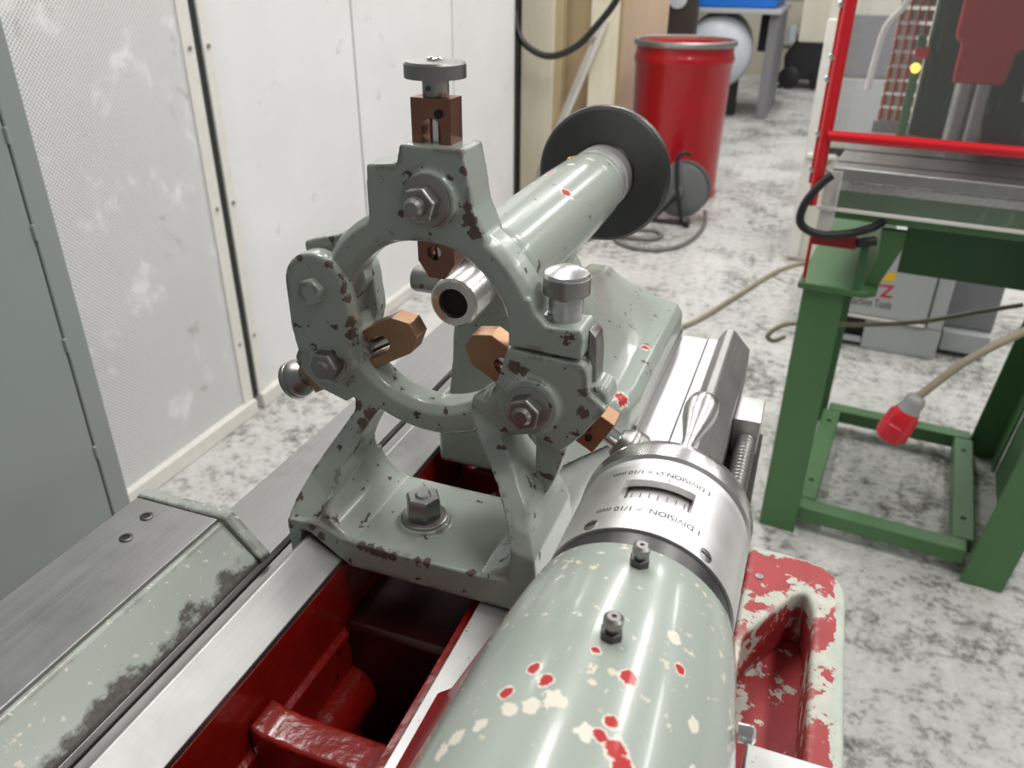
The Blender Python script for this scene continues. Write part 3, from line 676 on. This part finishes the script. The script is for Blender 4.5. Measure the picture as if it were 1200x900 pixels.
sleeve = shell(0.0413, 0.0036, 0.2625, 0.3130, [(-21.6, 21.6, 0.2845, 0.2995)], 'sleeve', M_sleeve, hs, ys=[0.2625, 0.2845, 0.2995, 0.3130])
sleeve['label'] = 'bright steel sleeve with reading window'
ringrev(0.0408, 0.0408, 0.3130, 0.3190, 'scale_band', M_white, hs, label='white graduated band')
MB().rev([(0, 0.3190), (0.0405, 0.3190), (0.0420, 0.3205), (0.0422, 0.3300), (0.0408, 0.3355), (0.0385, 0.3375), (0.012, 0.3375), (0.011, 0.345), (0, 0.345)], (HX, 0, HZ), (0, 1, 0), 80).build('handwheel', M_turned, hs, label='turned steel handwheel rim')
# engraved words on the sleeve, read from the handwheel side
def onsleeve(yc):
    return lambda x, y: (HX-0.04136*math.sin(x/0.0413+0.02), yc-y, HZ+0.04136*math.cos(x/0.0413+0.02))
text_mesh('1 DIVISION  = 1/10 mm', 0.0048, M_ink, 'engraving', hs, onsleeve(0.2765), 0.00010)
text_mesh('1 DIVISION \u00d8 = 1/10 mm', 0.0044, M_ink, 'engraving', hs, onsleeve(0.3060), 0.00010)
def mark(a, r, y0, y1, name):
    da = 0.0045
    MB().loft([[Vector((HX+q*math.sin(t), y, HZ+q*math.cos(t))) for q, t in ((r-0.0002, a-da), (r+0.0001, a-da), (r+0.0001, a+da), (r-0.0002, a+da))] for y in (y0, y1)]).build(name, M_ink, hs)
for k in range(-3, 4):
    a = math.radians(k*6.4); c, s_ = math.cos(a), math.sin(a)
    gl = 0.0055 if k % 3 == 0 else 0.0035
    mark(a, 0.0361, 0.2965-gl, 0.2965, 'scale_mark')
# index line and two slotted screws
mark(0.08, 0.0413, 0.2996, 0.3030, 'index_line')
for a in (-34, 38):
    s_, c = math.sin(math.radians(a)), math.cos(math.radians(a))
    q = MB().rev([(0, 0), (0.0034, 0), (0.0034, 0.0004), (0.0030, 0.0006), (0, 0.0006)], (HX+0.0410*s_, 0.2670, HZ+0.0410*c), (s_, 0, c), 20).build('slotted_screw', M_nut, hs)
    MB().obox((HX+0.0416*s_, 0.2670, HZ+0.0416*c), (s_, 0, c), 0.0004, 0.0028, 0.00015).build('slot', M_hole, q)
# pear shaped handle
hd = MB(); hp_ = [(0, 0), (0.0040, 0), (0.0036, 0.006), (0.0030, 0.010), (0.0038, 0.015), (0.0058, 0.023), (0.0082, 0.032), (0.0092, 0.040), (0.0082, 0.047), (0.0048, 0.0520), (0, 0.0535)]
hd.rev(hp_, (HX+0.004, 0.337, HZ+0.0325), (0.05, 1, 0.12), 28); hd.build('handle', M_turned, hs, label='polished pear shaped crank handle')
# grease nipples
for y, z in ((0.2375, HZ+0.0452), (0.194, HZ+0.0490)):
    g = MB().rev([(0, -0.001), (0.0040, -0.001), (0.0040, 0.0032), (0, 0.0032)], (-0.0368, y, z), (0.05, 0, 1), 6).build('grease_nipple', M_dark, hs, bevel=0.0003)
    MB().rev([(0, 0.003), (0.0022, 0.003), (0.0020, 0.0048), (0.0034, 0.0058), (0.0034, 0.0082), (0.0022, 0.0092), (0.0009, 0.0092), (0.0008, 0.0084), (0, 0.0084)], (-0.0368, y, z), (0.05, 0, 1), 20).build('nipple_head', M_nut, g)
for y in (0.186, 0.210):
    MB().rev([(0, 0), (0.0035, 0), (0.0035, 0.005), (0.002, 0.006), (0, 0.006)], (HX+0.049, y, HZ+0.004), (1, 0, 0.1), 16).build('side_screw', M_chrome, hs)

# ------------------------------------------------------------------ red tray and steel slide, right of the housing
tr = thing('drip_tray', (0.03, 0.34, 0.80), 'red cast drip tray with flaking paint and rounded corner beside the housing', 'drip tray')
def rc(cx, cy, r, a0, a1, n=8): return [(cx+r*math.cos(math.radians(a0+(a1-a0)*i/n)), cy+r*math.sin(math.radians(a0+(a1-a0)*i/n))) for i in range(n+1)]
outer = [(0.002, 0.05), (0.0675, 0.05)]+rc(0.0355, 0.452, 0.032, 0, 90)+[(0.002, 0.486)]
pocket = [(0.008, 0.06), (0.047, 0.06), (0.0475, 0.43), (0.043, 0.448), (0.036, 0.444), (0.008, 0.394)]
b = MB(); fz = lambda a, b_, h: (a, b_, h)
b.prism(outer, 0.885, 0.930, [pocket], f=fz); b.build('rim_casting', M_tray, tr, voxel=0.0018, relax=14)
b = MB(); b.prism([(0.004, 0.06), (0.064, 0.06)]+rc(0.0335, 0.450, 0.030, 0, 90)+[(0.004, 0.482)], 0.70, 0.8855, f=fz); b.build('tray_floor', M_tray, tr, bevel=0.004)
MB().rev([(0, 0), (0.0030, 0), (0.0028, 0.0008), (0, 0.0010)], (0.0118, 0.452, 0.9298), (0, 0, 1), 16).build('rim_screw', M_nut, tr)
sd = tag(MB().box(0.0165, 0.12, 0.0, 0.2845, 0.9305, 0.966).build('cross_slide', M_steelR, bevel=0.001), 'bright steel slide plate at the bottom edge beside the housing', 'slide plate')

# ------------------------------------------------------------------ grey cabinet on the left
cb = thing('electrical_cabinet', (-1.2, 0.2, 0), 'tall grey green electrical cabinet at the left edge with door seam and hinges', 'cabinet')
MB().box(-1.45, -0.960, -0.6, 0.775, 0.0, 1.9).build('cabinet_body', M_box, cb, bevel=0.006)
MB().box(-0.962, -0.9535, -0.55, 0.7395, 0.05, 1.85).build('door', M_box, cb, bevel=0.003)
MB().box(-0.961, -0.9540, 0.7425, 0.778, 0.0, 1.9).build('door_jamb', M_box, cb, bevel=0.002)
MB().box(-0.9605, -0.9590, 0.7370, 0.7450, 0.05, 1.85).build('door_gap', M_shadow, cb)
for z in (0.62, 0.80, 0.965, 1.09):
    MB().cyl((-0.953, 0.741, z), (-0.953, 0.741, z+0.02), 0.0030, 10).build('hinge', M_box, cb)

# ------------------------------------------------------------------ timber, drum, reel at the end of the panels
tf = thing('timber_frame', (-1.4, 4.6, 0), 'cream painted timber frame with diagonal brace and plywood back', 'timber frame')
MB().box(-1.640, -1.452, 4.50, 4.56, 0, 2.1).build('post', M_wood, tf, bevel=0.004)
MB().box(-1.452, -1.410, 4.52, 4.62, 0, 2.1).build('post', M_ply, tf, bevel=0.004)
MB().box(-1.248, -1.106, 4.50, 4.56, 0, 2.1).build('post', M_wood, tf, bevel=0.004)
MB().box(-1.64, -1.11, 4.66, 4.69, 0, 2.1).build('plywood_back', M_ply, tf)
MB().obox((-1.340, 4.490, 0.60), Vector((0.35, 0, 0.86)), 0.010, 0.033, 0.46).build('diagonal_brace', M_trim, tf, bevel=0.003)
MB().cyl((-1.216, 4.478, 0.915), (-1.216, 4.50, 0.915), 0.022, 16).build('brace_bolt', M_galv, tf)
cr = thing('plywood_crate', (-1.15, 5.9, 0), 'pale plywood crate side standing behind the red drum', 'crate')
MB().box(-1.36, -1.05, 5.60, 5.64, 0, 2.0).build('crate_side', M_ply2, cr, bevel=0.003)
MB().box(-1.375, -1.345, 5.59, 6.2, 0, 2.0).build('corner_batten', M_wood, cr, bevel=0.003)
dr = thing('steel_drum', (-0.836, 5.1, 0), 'tall red steel drum with galvanised clamp ring and faded lid', 'drum')
dp = [(0, 0.012), (0.262, 0.012), (0.268, 0.0), (0.276, 0.004), (0.276, 0.022), (0.268, 0.03)]
dp += [(0.2705, 0.10), (0.277, 0.55), (0.2815, 0.755), (0.286, 0.765), (0.2925, 0.79), (0.286, 0.815), (0.282, 0.825), (0.283, 0.872), (0.276, 0.876), (0.270, 0.842), (0, 0.842)]
MB().rev(dp, (-0.836, 5.1, 0), (0, 0, 1), 64).build('drum_body', M_redgloss, dr)
MB().rev([(0, 0.843), (0.268, 0.843), (0.262, 0.850), (0.22, 0.846), (0, 0.848)], (-0.836, 5.1, 0), (0, 0, 1), 48).build('lid', M_lid, dr)
MB().rev([(0.276, 0.862), (0.289, 0.858), (0.297, 0.864), (0.2985, 0.876), (0.295, 0.888), (0.286, 0.893), (0.274, 0.890), (0.272, 0.876), (0.276, 0.862)], (-0.836, 5.1, 0), (0, 0, 1), 64).build('clamp_ring', M_galv, dr)
re = thing('cable_reel', (-0.675, 4.46, 0), 'dark grey cable reel on black tube stand before the red drum', 'cable reel')
cx, cy, cz = -0.670, 4.47, 0.178
MB().rev([(0, -0.06), (0.05, -0.06), (0.135, -0.052), (0.148, -0.046), (0.15, -0.04), (0.148, -0.034), (0.085, -0.030), (0.085, 0.030), (0.148, 0.034), (0.15, 0.04), (0.148, 0.046), (0, 0.05)], (cx, cy, cz), (0.1, 1, 0), 48).build('spool', M_plas, re)
MB().tube([(cx+0.03, cy-0.10, 0.02), (cx-0.01, cy-0.085, 0.17), (cx-0.035, cy-0.06, 0.345), (cx-0.005, cy-0.05, 0.385), (cx+0.02, cy-0.02, 0.37)], 0.011, 10).build('handle_tube', M_black, re)
MB().tube([(cx-0.15, cy-0.09, 0.014), (cx-0.05, cy-0.09, 0.014), (cx+0.07, cy-0.09, 0.014)], 0.011, 8, sub=1).build('foot_tube', M_black, re)
MB().tube([(cx-0.13, cy-0.09, 0.02), (cx-0.06, cy-0.09, 0.10), (cx-0.01, cy-0.08, 0.17)], 0.010, 8, sub=1).build('brace_tube', M_black, re)
MB().cyl((cx+0.045, cy-0.11, 0.026), (cx+0.075, cy-0.11, 0.026), 0.026, 16).build('foot_cap', M_black, re)
MB().rev([(0, 0), (0.03, 0), (0.026, 0.02), (0, 0.022)], (cx-0.01, cy-0.062, cz+0.0), (0, -1, 0), 20).build('hub', M_plas, re)
tag(MB().tube([(-0.535, 4.50, 0.06), (-0.52, 4.42, 0.012), (-0.525, 4.22, 0.011), (-0.555, 4.05, 0.011), (-0.62, 3.92, 0.011), (-0.74, 3.86, 0.011), (-0.88, 3.92, 0.011), (-0.93, 4.05, 0.011), (-0.87, 4.16, 0.011), (-0.76, 4.19, 0.012), (-0.70, 4.12, 0.012), (-0.745, 4.03, 0.012), (-0.86, 4.01, 0.018), (-1.0, 3.98, 0.012), (-1.12, 3.75, 0.011), (-1.2, 3.5, 0.011)], 0.011, 10).build('power_cord', M_cable),
    'grey reel cord looped on the floor before the drum', 'cord')
tag(MB().tube([(-0.60, 2.80, 0.009), (-0.386, 2.98, 0.009), (-0.24, 3.35, 0.009), (-0.08, 3.80, 0.009), (0.10, 4.05, 0.009)], 0.010, 10).build('floor_cable', M_tan),
    'pale cable lying straight across the floor left of the green stand', 'cable')
tag(MB().tube([(-1.62, 4.34, 1.05), (-1.56, 4.27, 0.93), (-1.45, 4.25, 0.862), (-1.35, 4.25, 0.858), (-1.24, 4.25, 0.91), (-1.15, 4.25, 1.0), (-1.05, 4.25, 1.13), (-0.98, 4.25, 1.32), (-0.95, 4.25, 1.7), (-0.94, 4.25, 2.1)], 0.017, 12).build('hanging_cable', M_black),
    'thick black cable hanging in a loop before the timber frame', 'cable')

# ------------------------------------------------------------------ far end of the aisle
tk = thing('air_tank', (-1.05, 8.2, 0), 'silver grey horizontal pressure tank behind the red drum', 'tank')
tp = [(0, -0.14), (0.10, -0.132), (0.20, -0.105), (0.27, -0.06), (0.31, 0.0), (0.315, 0.05), (0.315, 1.0), (0, 1.1)]
MB().rev(tp, (-1.02, 8.0, 0.55), (-0.1, 1, 0), 48).build('tank_shell', M_tank, tk)
for x in (-1.2, -0.86): MB().box(x-0.05, x+0.05, 8.1, 8.2, 0, 0.34).build('foot', M_black, tk, bevel=0.01)
bm_ = thing('blue_machine', (-1.2, 8.4, 0), 'blue machine hood on a grey frame above the tank', 'machine')
MB().box(-1.50, -0.56, 7.95, 9.2, 0.925, 1.5).build('hood', M_blue, bm_, bevel=0.02)
MB().box(-1.55, -0.50, 7.9, 9.25, 0.885, 0.925).build('frame_shelf', M_grey, bm_, bevel=0.005)
MB().box(-0.60, -0.52, 8.0, 9.2, 0.0, 0.885).build('frame_leg', M_greyd, bm_, bevel=0.005)
MB().box(-1.52, -1.44, 8.0, 9.2, 0.0, 0.885).build('frame_leg', M_greyd, bm_, bevel=0.005)
MB().box(-0.695, -0.605, 8.3, 8.6, 0.55, 0.86).build('motor_box', M_black, bm_, bevel=0.01)
cl = thing('bench_lathe_stand', (-1.5, 6.9, 0), 'dark machine parts with round gauge behind the crate', 'machine')
MB().box(-1.62, -1.08, 6.9, 7.1, 0.55, 1.5).build('column', M_brown, cl, bevel=0.02)
MB().box(-1.5, -1.2, 6.9, 7.1, 0.0, 0.55).build('foot', M_brown, cl, bevel=0.02)
MB().rev([(0, 0), (0.07, 0), (0.07, 0.02), (0.06, 0.024), (0, 0.024)], (-1.22, 6.9, 1.03), (0, -1, 0), 28).build('gauge', M_tank, cl)
lw = struct(MB().box(-1.6, 0.2, 11.3, 11.4, 0.0, 0.85).build('wall_far', M_bulkhead, smooth=False))
jk = thing('wheeled_engine', (-0.34, 10.6, 0), 'black wheeled machine with bright metal fittings at the far end of the aisle', 'machine')
MB().prism([(-0.52, 0.10), (-0.55, 0.35), (-0.45, 0.50), (-0.42, 0.85), (-0.12, 0.9), (0.0, 0.5), (0.0, 0.1)], 10.2, 10.8).build('chassis', M_black, jk, bevel=0.03)
for x in (-0.46, -0.12): MB().rev([(0, 0), (0.05, 0), (0.06, 0.01), (0.105, 0.01), (0.12, 0.03), (0.12, 0.07), (0.10, 0.08), (0, 0.08)], (x, 10.24, 0.12), (0, -1, 0), 28).build('wheel', M_black, jk)
for x, z, r in ((-0.30, 0.78, 0.07), (-0.22, 0.84, 0.06), (-0.40, 0.62, 0.05), (-0.30, 0.60, 0.05)): MB().sphere((x, 10.12, z), r, 14).build('fitting', M_chrome, jk)
MB().box(-0.78, -0.50, 10.2, 10.26, 0.42, 0.46).build('handle', M_plas, jk, bevel=0.01)
MB().cyl((-0.56, 10.2, 0.0), (-0.50, 10.2, 0.10), 0.02, 8).build('stay', M_black, jk)
MB().cyl((-0.50, 10.15, 0.5), (-0.50, 10.15, 0.66), 0.05, 14).build('canister', M_tank, jk)

# ------------------------------------------------------------------ cream machine column behind the guard
cm = thing('cream_machine', (0.2, 4.2, 0), 'cream painted machine cabinet standing behind the red guard', 'machine')
MB().box(-0.055, 0.75, 4.0, 4.6, 0.0, 0.505).build('plinth', M_cream, cm, bevel=0.01)
MB().box(-0.055, 0.75, 4.0, 4.6, 0.545, 1.9).build('cabinet_body', M_cream, cm, bevel=0.01)
MB().box(-0.03, 0.72, 4.04, 4.6, 0.504, 0.546).build('recess', M_shadow, cm)
MB().box(-0.058, -0.005, 3.985, 4.0, 0.02, 1.08).build('corner_post', M_trim, cm, bevel=0.004)
MB().box(-0.045, 0.08, 3.965, 3.998, 0.500, 0.520).build('drawer_handle', M_trim, cm, bevel=0.004)
MB().box(0.02, 0.30, 3.985, 3.9995, 0.86, 1.10).build('grey_panel', M_greyd, cm, bevel=0.003)
MB().box(0.02, 0.30, 3.985, 3.9995, 0.60, 0.845).build('lower_panel', M_grey, cm, bevel=0.003)
for k in range(4): MB().cyl((0.035, 3.985, 0.63+0.055*k), (0.035, 3.975, 0.63+0.055*k), 0.008, 10).build('panel_screw', M_plas, cm)
MB().box(-0.18, 0.20, 4.3, 4.75, 0.96, 1.6).build('side_box', M_cream, cm, bevel=0.01)
text_mesh('X', 0.085, M_redtxt, 'painted_cross', cm, lambda x, y: (0.035+x, 3.9985, 0.455+y))

# ------------------------------------------------------------------ green stand with guarded milling machine
TA = math.radians(-6.0)
TT = Matrix.Translation((0.02, 1.80, 0)) @ Matrix.Rotation(TA, 4, 'Z')
def G(): return MB(TT)
def tl(a, b_, z): return tuple(TT @ Vector((a, b_, z)))
gs = thing('green_stand', tl(0.3, 0.3, 0), 'green painted steel machine stand with open legs', 'machine stand')
def angle_leg(a0_, a1_, b0_, b1_, corner, ztop=0.655, lean=0.0):
    """L section leg; corner = which side the flange sits on"""
    t = 0.008
    fa = a0_ if corner[0] < 0 else a1_; fb = b0_ if corner[1] < 0 else b1_
    pts = [(fa, fb), (a1_ if corner[0] < 0 else a0_, fb)]
    sa = 1 if corner[0] < 0 else -1; sb = 1 if corner[1] < 0 else -1
    P = [(fa, fb), (fa+sa*(a1_-a0_), fb), (fa+sa*(a1_-a0_), fb+sb*t), (fa+sa*t, fb+sb*t), (fa+sa*t, fb+sb*(b1_-b0_)), (fa, fb+sb*(b1_-b0_))]
    G().prism(P, 0.0, ztop, f=lambda a, b_, h: (a+lean*h, b_, h)).build('leg', M_green, gs, bevel=0.002)
angle_leg(0.0, 0.088, 0.0, 0.085, (-1, -1)); angle_leg(0.470, 0.560, -0.01, 0.085, (1, -1), 0.80, 0.09)
angle_leg(0.0, 0.08, 0.55, 0.635, (-1, 1)); angle_leg(0.48, 0.56, 0.55, 0.635, (1, 1), 0.80, 0.09)
def bar(a0_, a1_, b0_, b1_, z0=0.035, z1=0.075):
    G().box(a0_, a1_, b0_, b1_, z0, z1).build('base_rail', M_green, gs, bevel=0.003)
bar(0.085, 0.47, 0.012, 0.060); bar(0.085, 0.48, 0.575, 0.625); bar(0.072, 0.122, 0.062, 0.573); bar(0.436, 0.486, 0.062, 0.573)
for a_, b_ in ((0.097, 0.15), (0.097, 0.50), (0.461, 0.15), (0.461, 0.50)):
    G().cyl((a_, b_, 0.0755), (a_, b_, 0.0765), 0.007, 12).build('bolt_hole', M_hole, gs)
G().prism([(-0.012, -0.012), (0.128, -0.012), (0.150, 0.012), (0.155, 0.62), (-0.012, 0.62)], 0.656, 0.673, f=lambda a, b_, h: (a, b_, h)).build('top_plate', M_green, gs, bevel=0.004)
G().prism([(0.43, 0.24), (0.66, 0.24), (0.66, 0.64), (0.43, 0.64)], 0.800, 0.812, f=lambda a, b_, h: (a, b_, h)).build('top_plate', M_green, gs, bevel=0.004)
G().box(0.18, 0.50, 0.30, 0.312, 0.625, 0.80).build('back_apron', M_greend, gs, bevel=0.002)
G().prism([(0.120, 0.673), (0.148, 0.673), (0.178, 0.76), (0.180, 0.80), (0.130, 0.80), (0.135, 0.745)], 0.03, 0.05).build('bracket', M_green, gs, bevel=0.002)
G().prism([(0.5605, 0.0), (0.6325, 0.80), (0.640, 0.80), (0.568, 0.0)], 0.10, 0.55).build('side_sheet', M_greend, gs)

mm = thing('milling_machine', tl(0.4, 0.3, 0.80), 'green milling machine with red head behind clear guard', 'milling machine')
G().box(0.02, 1.10, 0.02, 0.60, 0.8125, 0.893).build('machine_base', M_green, mm, bevel=0.006)
G().box(0.014, 1.10, -0.005, 0.45, 0.897, 0.925).build('work_table', M_steelD, mm, bevel=0.003, label='dull steel work table')
for k in range(3): G().box(0.015, 1.10, 0.05+0.13*k, 0.062+0.13*k, 0.9245, 0.9262).build('table_slot', M_dark, mm)
G().box(0.014, 1.10, -0.0065, 0.0, 0.880, 0.8965).build('front_strip', M_turned, mm)
M_bottle = plain('bottle_green_machine_paint', srgb(34, 56, 38), 0.45, var=0.2, scale=8)
G().box(0.13, 0.23, 0.45, 0.60, 0.893, 1.45).build('column', M_bottle, mm, bevel=0.01)
G().box(0.23, 1.0, 0.56, 0.60, 0.893, 1.45).build('back_sheet', M_bottle, mm)
hd_ = G().prism([(0.182, 1.5), (0.182, 1.155), (0.197, 1.145), (0.197, 1.065), (0.298, 1.065), (0.305, 1.13), (0.345, 1.17), (0.38, 1.15), (0.46, 1.16), (0.46, 1.5)], 0.30, 0.44).build('head', M_redhead, mm, bevel=0.006)
for a_, z0, z1 in ((0.225, 0.925, 1.07), (0.262, 0.925, 1.07), (0.358, 1.03, 1.16), (0.40, 0.925, 1.16)):
    G().cyl((a_, 0.37, z0), (a_, 0.37, z1), 0.020, 20).build('guide_column', M_galv, mm)
G().rev([(0, 0), (0.012, 0), (0.012, 0.02), (0.006, 0.02), (0.006, 0.01), (0, 0.01)], (0.385, 0.345, 1.035), (0, -1, 0), 20).build('pipe_end', M_nut, mm)
G().rev([(0, 0), (0.022, 0), (0.022, 0.012), (0.015, 0.012), (0.014, 0.02), (0, 0.02)], (0.375, 0.298, 1.15), (0, -1, 0), 24).build('knob', M_nut, mm)
fn = thing('fin_stack', tl(0.09, 0.62, 0.9), 'beige grid of stacked plates seen through the clear guard', 'plate stack')
for k in range(9): G().box(0.045, 0.125, 0.62, 0.64, 0.93+0.034*k, 0.955+0.034*k).build('plate', M_grid, fn, bevel=0.001)
for k in range(4): G().box(0.05+0.02*k, 0.053+0.02*k, 0.612, 0.648, 0.9265, 1.235).build('spacer', M_redtxt, fn)
G().box(0.040, 0.126, 0.603, 0.66, 0.8935, 0.9265).build('foot', M_greyd, fn)
G().box(-0.02, 1.12, -0.08, 0.66, 1.452, 1.47).build('added_roof_sheet', M_greyd, mm, bevel=0.003)  # unseen roof added to keep light out of the guarded interior
G().box(0.13, 1.0, 0.602, 0.61, 0.893, 1.45).build('added_rear_sheet', M_bottle, mm)  # hidden sheet added with the roof to darken the interior
lp = thing('indicator_lamp', tl(0.116, 0.42, 0.926), 'orange glowing indicator lamp on a green post inside the guard', 'lamp')
G().rev([(0, 0), (0.010, 0), (0.010, 0.012), (0.007, 0.017), (0, 0.018)], (0.116, 0.42, 1.078), (0, -1, 0.3), 20).build('lens', M_lamp, lp)
G().box(0.107, 0.125, 0.42, 0.44, 0.926, 1.15).build('post', M_greend, lp, bevel=0.002)
G().box(0.108, 0.138, 0.418, 0.445, 1.10, 1.125).build('terminal', M_redhead, lp, bevel=0.002)

gd = thing('machine_guard', tl(0.4, -0.06, 0.85), 'red tubular guard frame with clear acrylic panes around the milling machine', 'machine guard')
G().tube([(-0.006, -0.075, 0.86), (-0.006, -0.075, 1.45)], 0.0095, 14, sub=1).build('upright', M_redframe, gd)
G().box(-0.022, 0.006, -0.068, -0.052, 0.90, 1.45).build('upright_strip', M_redframe, gd, bevel=0.003)
G().tube([(0.0, -0.078, 0.9985), (1.10, -0.078, 0.9985)], 0.0105, 14, sub=1).build('cross_bar', M_redframe, gd)
G().box(0.012, 1.10, -0.070, -0.066, 0.858, 1.45).build('front_pane', M_acryl, gd, label='scratched clear acrylic front pane')
G().box(0.004, 1.10, -0.0715, -0.0645, 0.852, 0.858).build('pane_edge', M_trim, gd)
G().box(0.006, 0.010, -0.062, 0.20, 0.80, 1.45).build('side_pane', M_acryl, gd)
G().box(0.010, 0.040, -0.066, -0.060, 0.80, 0.93).build('corner_strip', M_trim, gd, bevel=0.002)
for z in (0.93, 1.0, 1.10, 1.14, 1.23):
    G().rev([(0, 0), (0.006, 0), (0.006, 0.004), (0.003, 0.006), (0, 0.006)], (-0.020, -0.069, z), (-0.3, -1, 0), 12).build('bolt', M_chrome, gd)
tag(G().tube([(0.045, 0.06, 1.07), (0.050, 0.05, 1.14), (0.058, 0.04, 1.19), (0.082, 0.03, 1.225), (0.09, 0.03, 1.26)], 0.0065, 10).build('coolant_hose', plain('white_hose_plastic', srgb(240, 240, 238), 0.35)), 'white bent hose behind the clear guard pane', 'hose')
tag(G().tube([(0.022, -0.082, 0.925), (0.004, -0.09, 0.905), (-0.018, -0.10, 0.865), (-0.018, -0.10, 0.825), (0.02, -0.09, 0.806), (0.07, -0.06, 0.806), (0.11, -0.03, 0.815), (0.13, 0.002, 0.822)], 0.0085, 12).build('conduit_loop', M_black), 'black ribbed conduit looping under the guard corner', 'conduit')
rl = thing('red_lever', tl(0.03, -0.01, 0.657), 'dark red bent lever lying over the green stand corner', 'lever')
G().box(0.000, 0.090, -0.03, -0.022, 0.765, 0.792).build('lever_arm', plain('dark_red_lever_paint', srgb(130, 26, 28), 0.45), rl, bevel=0.002)
G().box(-0.003, 0.004, -0.031, -0.024, 0.69, 0.787).build('lever_grip', M_redhead, rl, bevel=0.001)
G().cyl((0.0, -0.027, 0.675), (0.0, -0.027, 0.69), 0.004, 10).build('lever_tip', M_nut, rl)
G().cyl((0.09, -0.026, 0.78), (0.125, -0.01, 0.785), 0.010, 12).build('lever_hub', M_black, rl)
G().box(0.100, 0.116, -0.011, -0.002, 0.6735, 0.785).build('lever_post', M_greend, rl)

# ------------------------------------------------------------------ grey cabinet under the stand, cables, plug
gc = thing('grey_machine_base', (0.4, 3.2, 0), 'light grey machine base with red and black lettering seen under the green stand', 'machine base')
GA = Matrix.Translation((0.10, 3.06, 0)) @ Matrix.Rotation(math.radians(-4), 4, 'Z')
def Q(): return MB(GA)
Q().box(0.0, 0.055, 0.0, 0.5, 0.0, 0.115).build('plinth', M_grey, gc, bevel=0.004)
Q().box(0.055, 0.175, 0.03, 0.5, 0.03, 0.115).build('fork_slot', M_hole, gc)
Q().box(0.060, 0.172, 0.0, 0.02, 0.02, 0.04).build('fork_lip', M_grey, gc, bevel=0.003)
Q().box(0.175, 0.43, 0.0, 0.5, 0.0, 0.115).build('plinth', M_grey, gc, bevel=0.004)
Q().box(0.0, 0.43, 0.0, 0.5, 0.1155, 0.42).build('body', M_grey, gc, bevel=0.006)
Q().box(0.016, 0.372, -0.006, 0.0, 0.135, 0.41).build('door', M_grey, gc, bevel=0.004)
Q().box(0.016, 0.372, -0.012, 0.0, 0.122, 0.132).build('door_sill', M_trim, gc, bevel=0.002)
Q().box(0.374, 0.378, -0.004, 0.001, 0.12, 0.42).build('door_gap', M_shadow, gc)
Q().box(0.4305, 0.60, 0.10, 0.5, 0.10, 0.42).build('side_box', M_greyd, gc, bevel=0.006)
Q().box(0.44, 0.60, 0.06, 0.3, 0.02, 0.10).build('side_step', M_grey, gc, bevel=0.006)
text_mesh('Machine Tools', 0.046, M_blktxt, 'lettering', gc, lambda x, y: tuple(GA @ Vector((0.172+x*0.56, -0.0072, 0.186+y))))
text_mesh('TZ', 0.066, M_redtxt, 'lettering', gc, lambda x, y: tuple(GA @ Vector((0.203+x*0.95, -0.0072, 0.236+y))), 0.0012)
Q().add([(0.190, -0.0075, 0.278), (0.232, -0.0075, 0.278), (0.240, -0.0075, 0.312), (0.218, -0.0075, 0.312)], [(0, 1, 2, 3)]).build('warning_sticker', M_yellow, gc)
pc = thing('plug_cable', tl(0.25, -0.1, 0.3), 'dirty beige cable ending in a red industrial plug hanging before the green stand', 'plug cable')
pth = [(0.60, 1.72, 0.74), (0.49, 1.70, 0.70), (0.42, 1.68, 0.655), (0.35, 1.66, 0.60), (0.305, 1.65, 0.545), (0.279, 1.645, 0.510)]
MB().tube(pth, 0.0085, 12).build('cable', M_tan, pc)
d_ = (Vector((0.243, 1.645, 0.40))-Vector((0.279, 1.645, 0.51))).normalized(); o_ = Vector((0.279, 1.645, 0.512))
MB().rev([(0, 0), (0.010, 0), (0.018, 0.006), (0.021, 0.014), (0.021, 0.032), (0.024, 0.038), (0, 0.038)], o_, d_, 20).build('gland', M_plugg, pc)
MB().rev([(0, 0.036), (0.022, 0.036), (0.026, 0.045), (0.029, 0.060), (0.029, 0.072), (0.0315, 0.075), (0.0315, 0.105), (0.0275, 0.113), (0.026, 0.113), (0.025, 0.09), (0, 0.09)], o_, d_, 24).build('plug_body', M_plug, pc)
for k in range(6):
    a = 2*PI*k/6; u_, v_, _ = frame_of(d_)
    MB().cyl(o_+d_*0.05+(u_*math.cos(a)+v_*math.sin(a))*0.0275, o_+d_*0.104+(u_*math.cos(a)+v_*math.sin(a))*0.0305, 0.003, 8).build('grip_rib', M_plug, pc)
tag(MB().tube([(0.56, 2.26, 0.52), (0.46, 2.24, 0.492), (0.34, 2.22, 0.455), (0.22, 2.21, 0.43), (0.09, 2.20, 0.415), (0.0, 2.20, 0.40), (-0.045, 2.20, 0.36), (-0.03, 2.22, 0.335), (0.0, 2.25, 0.34)], 0.0065, 10).build('slack_cable', M_tan),
    'thin brown cable running through the green stand below its apron', 'cable')
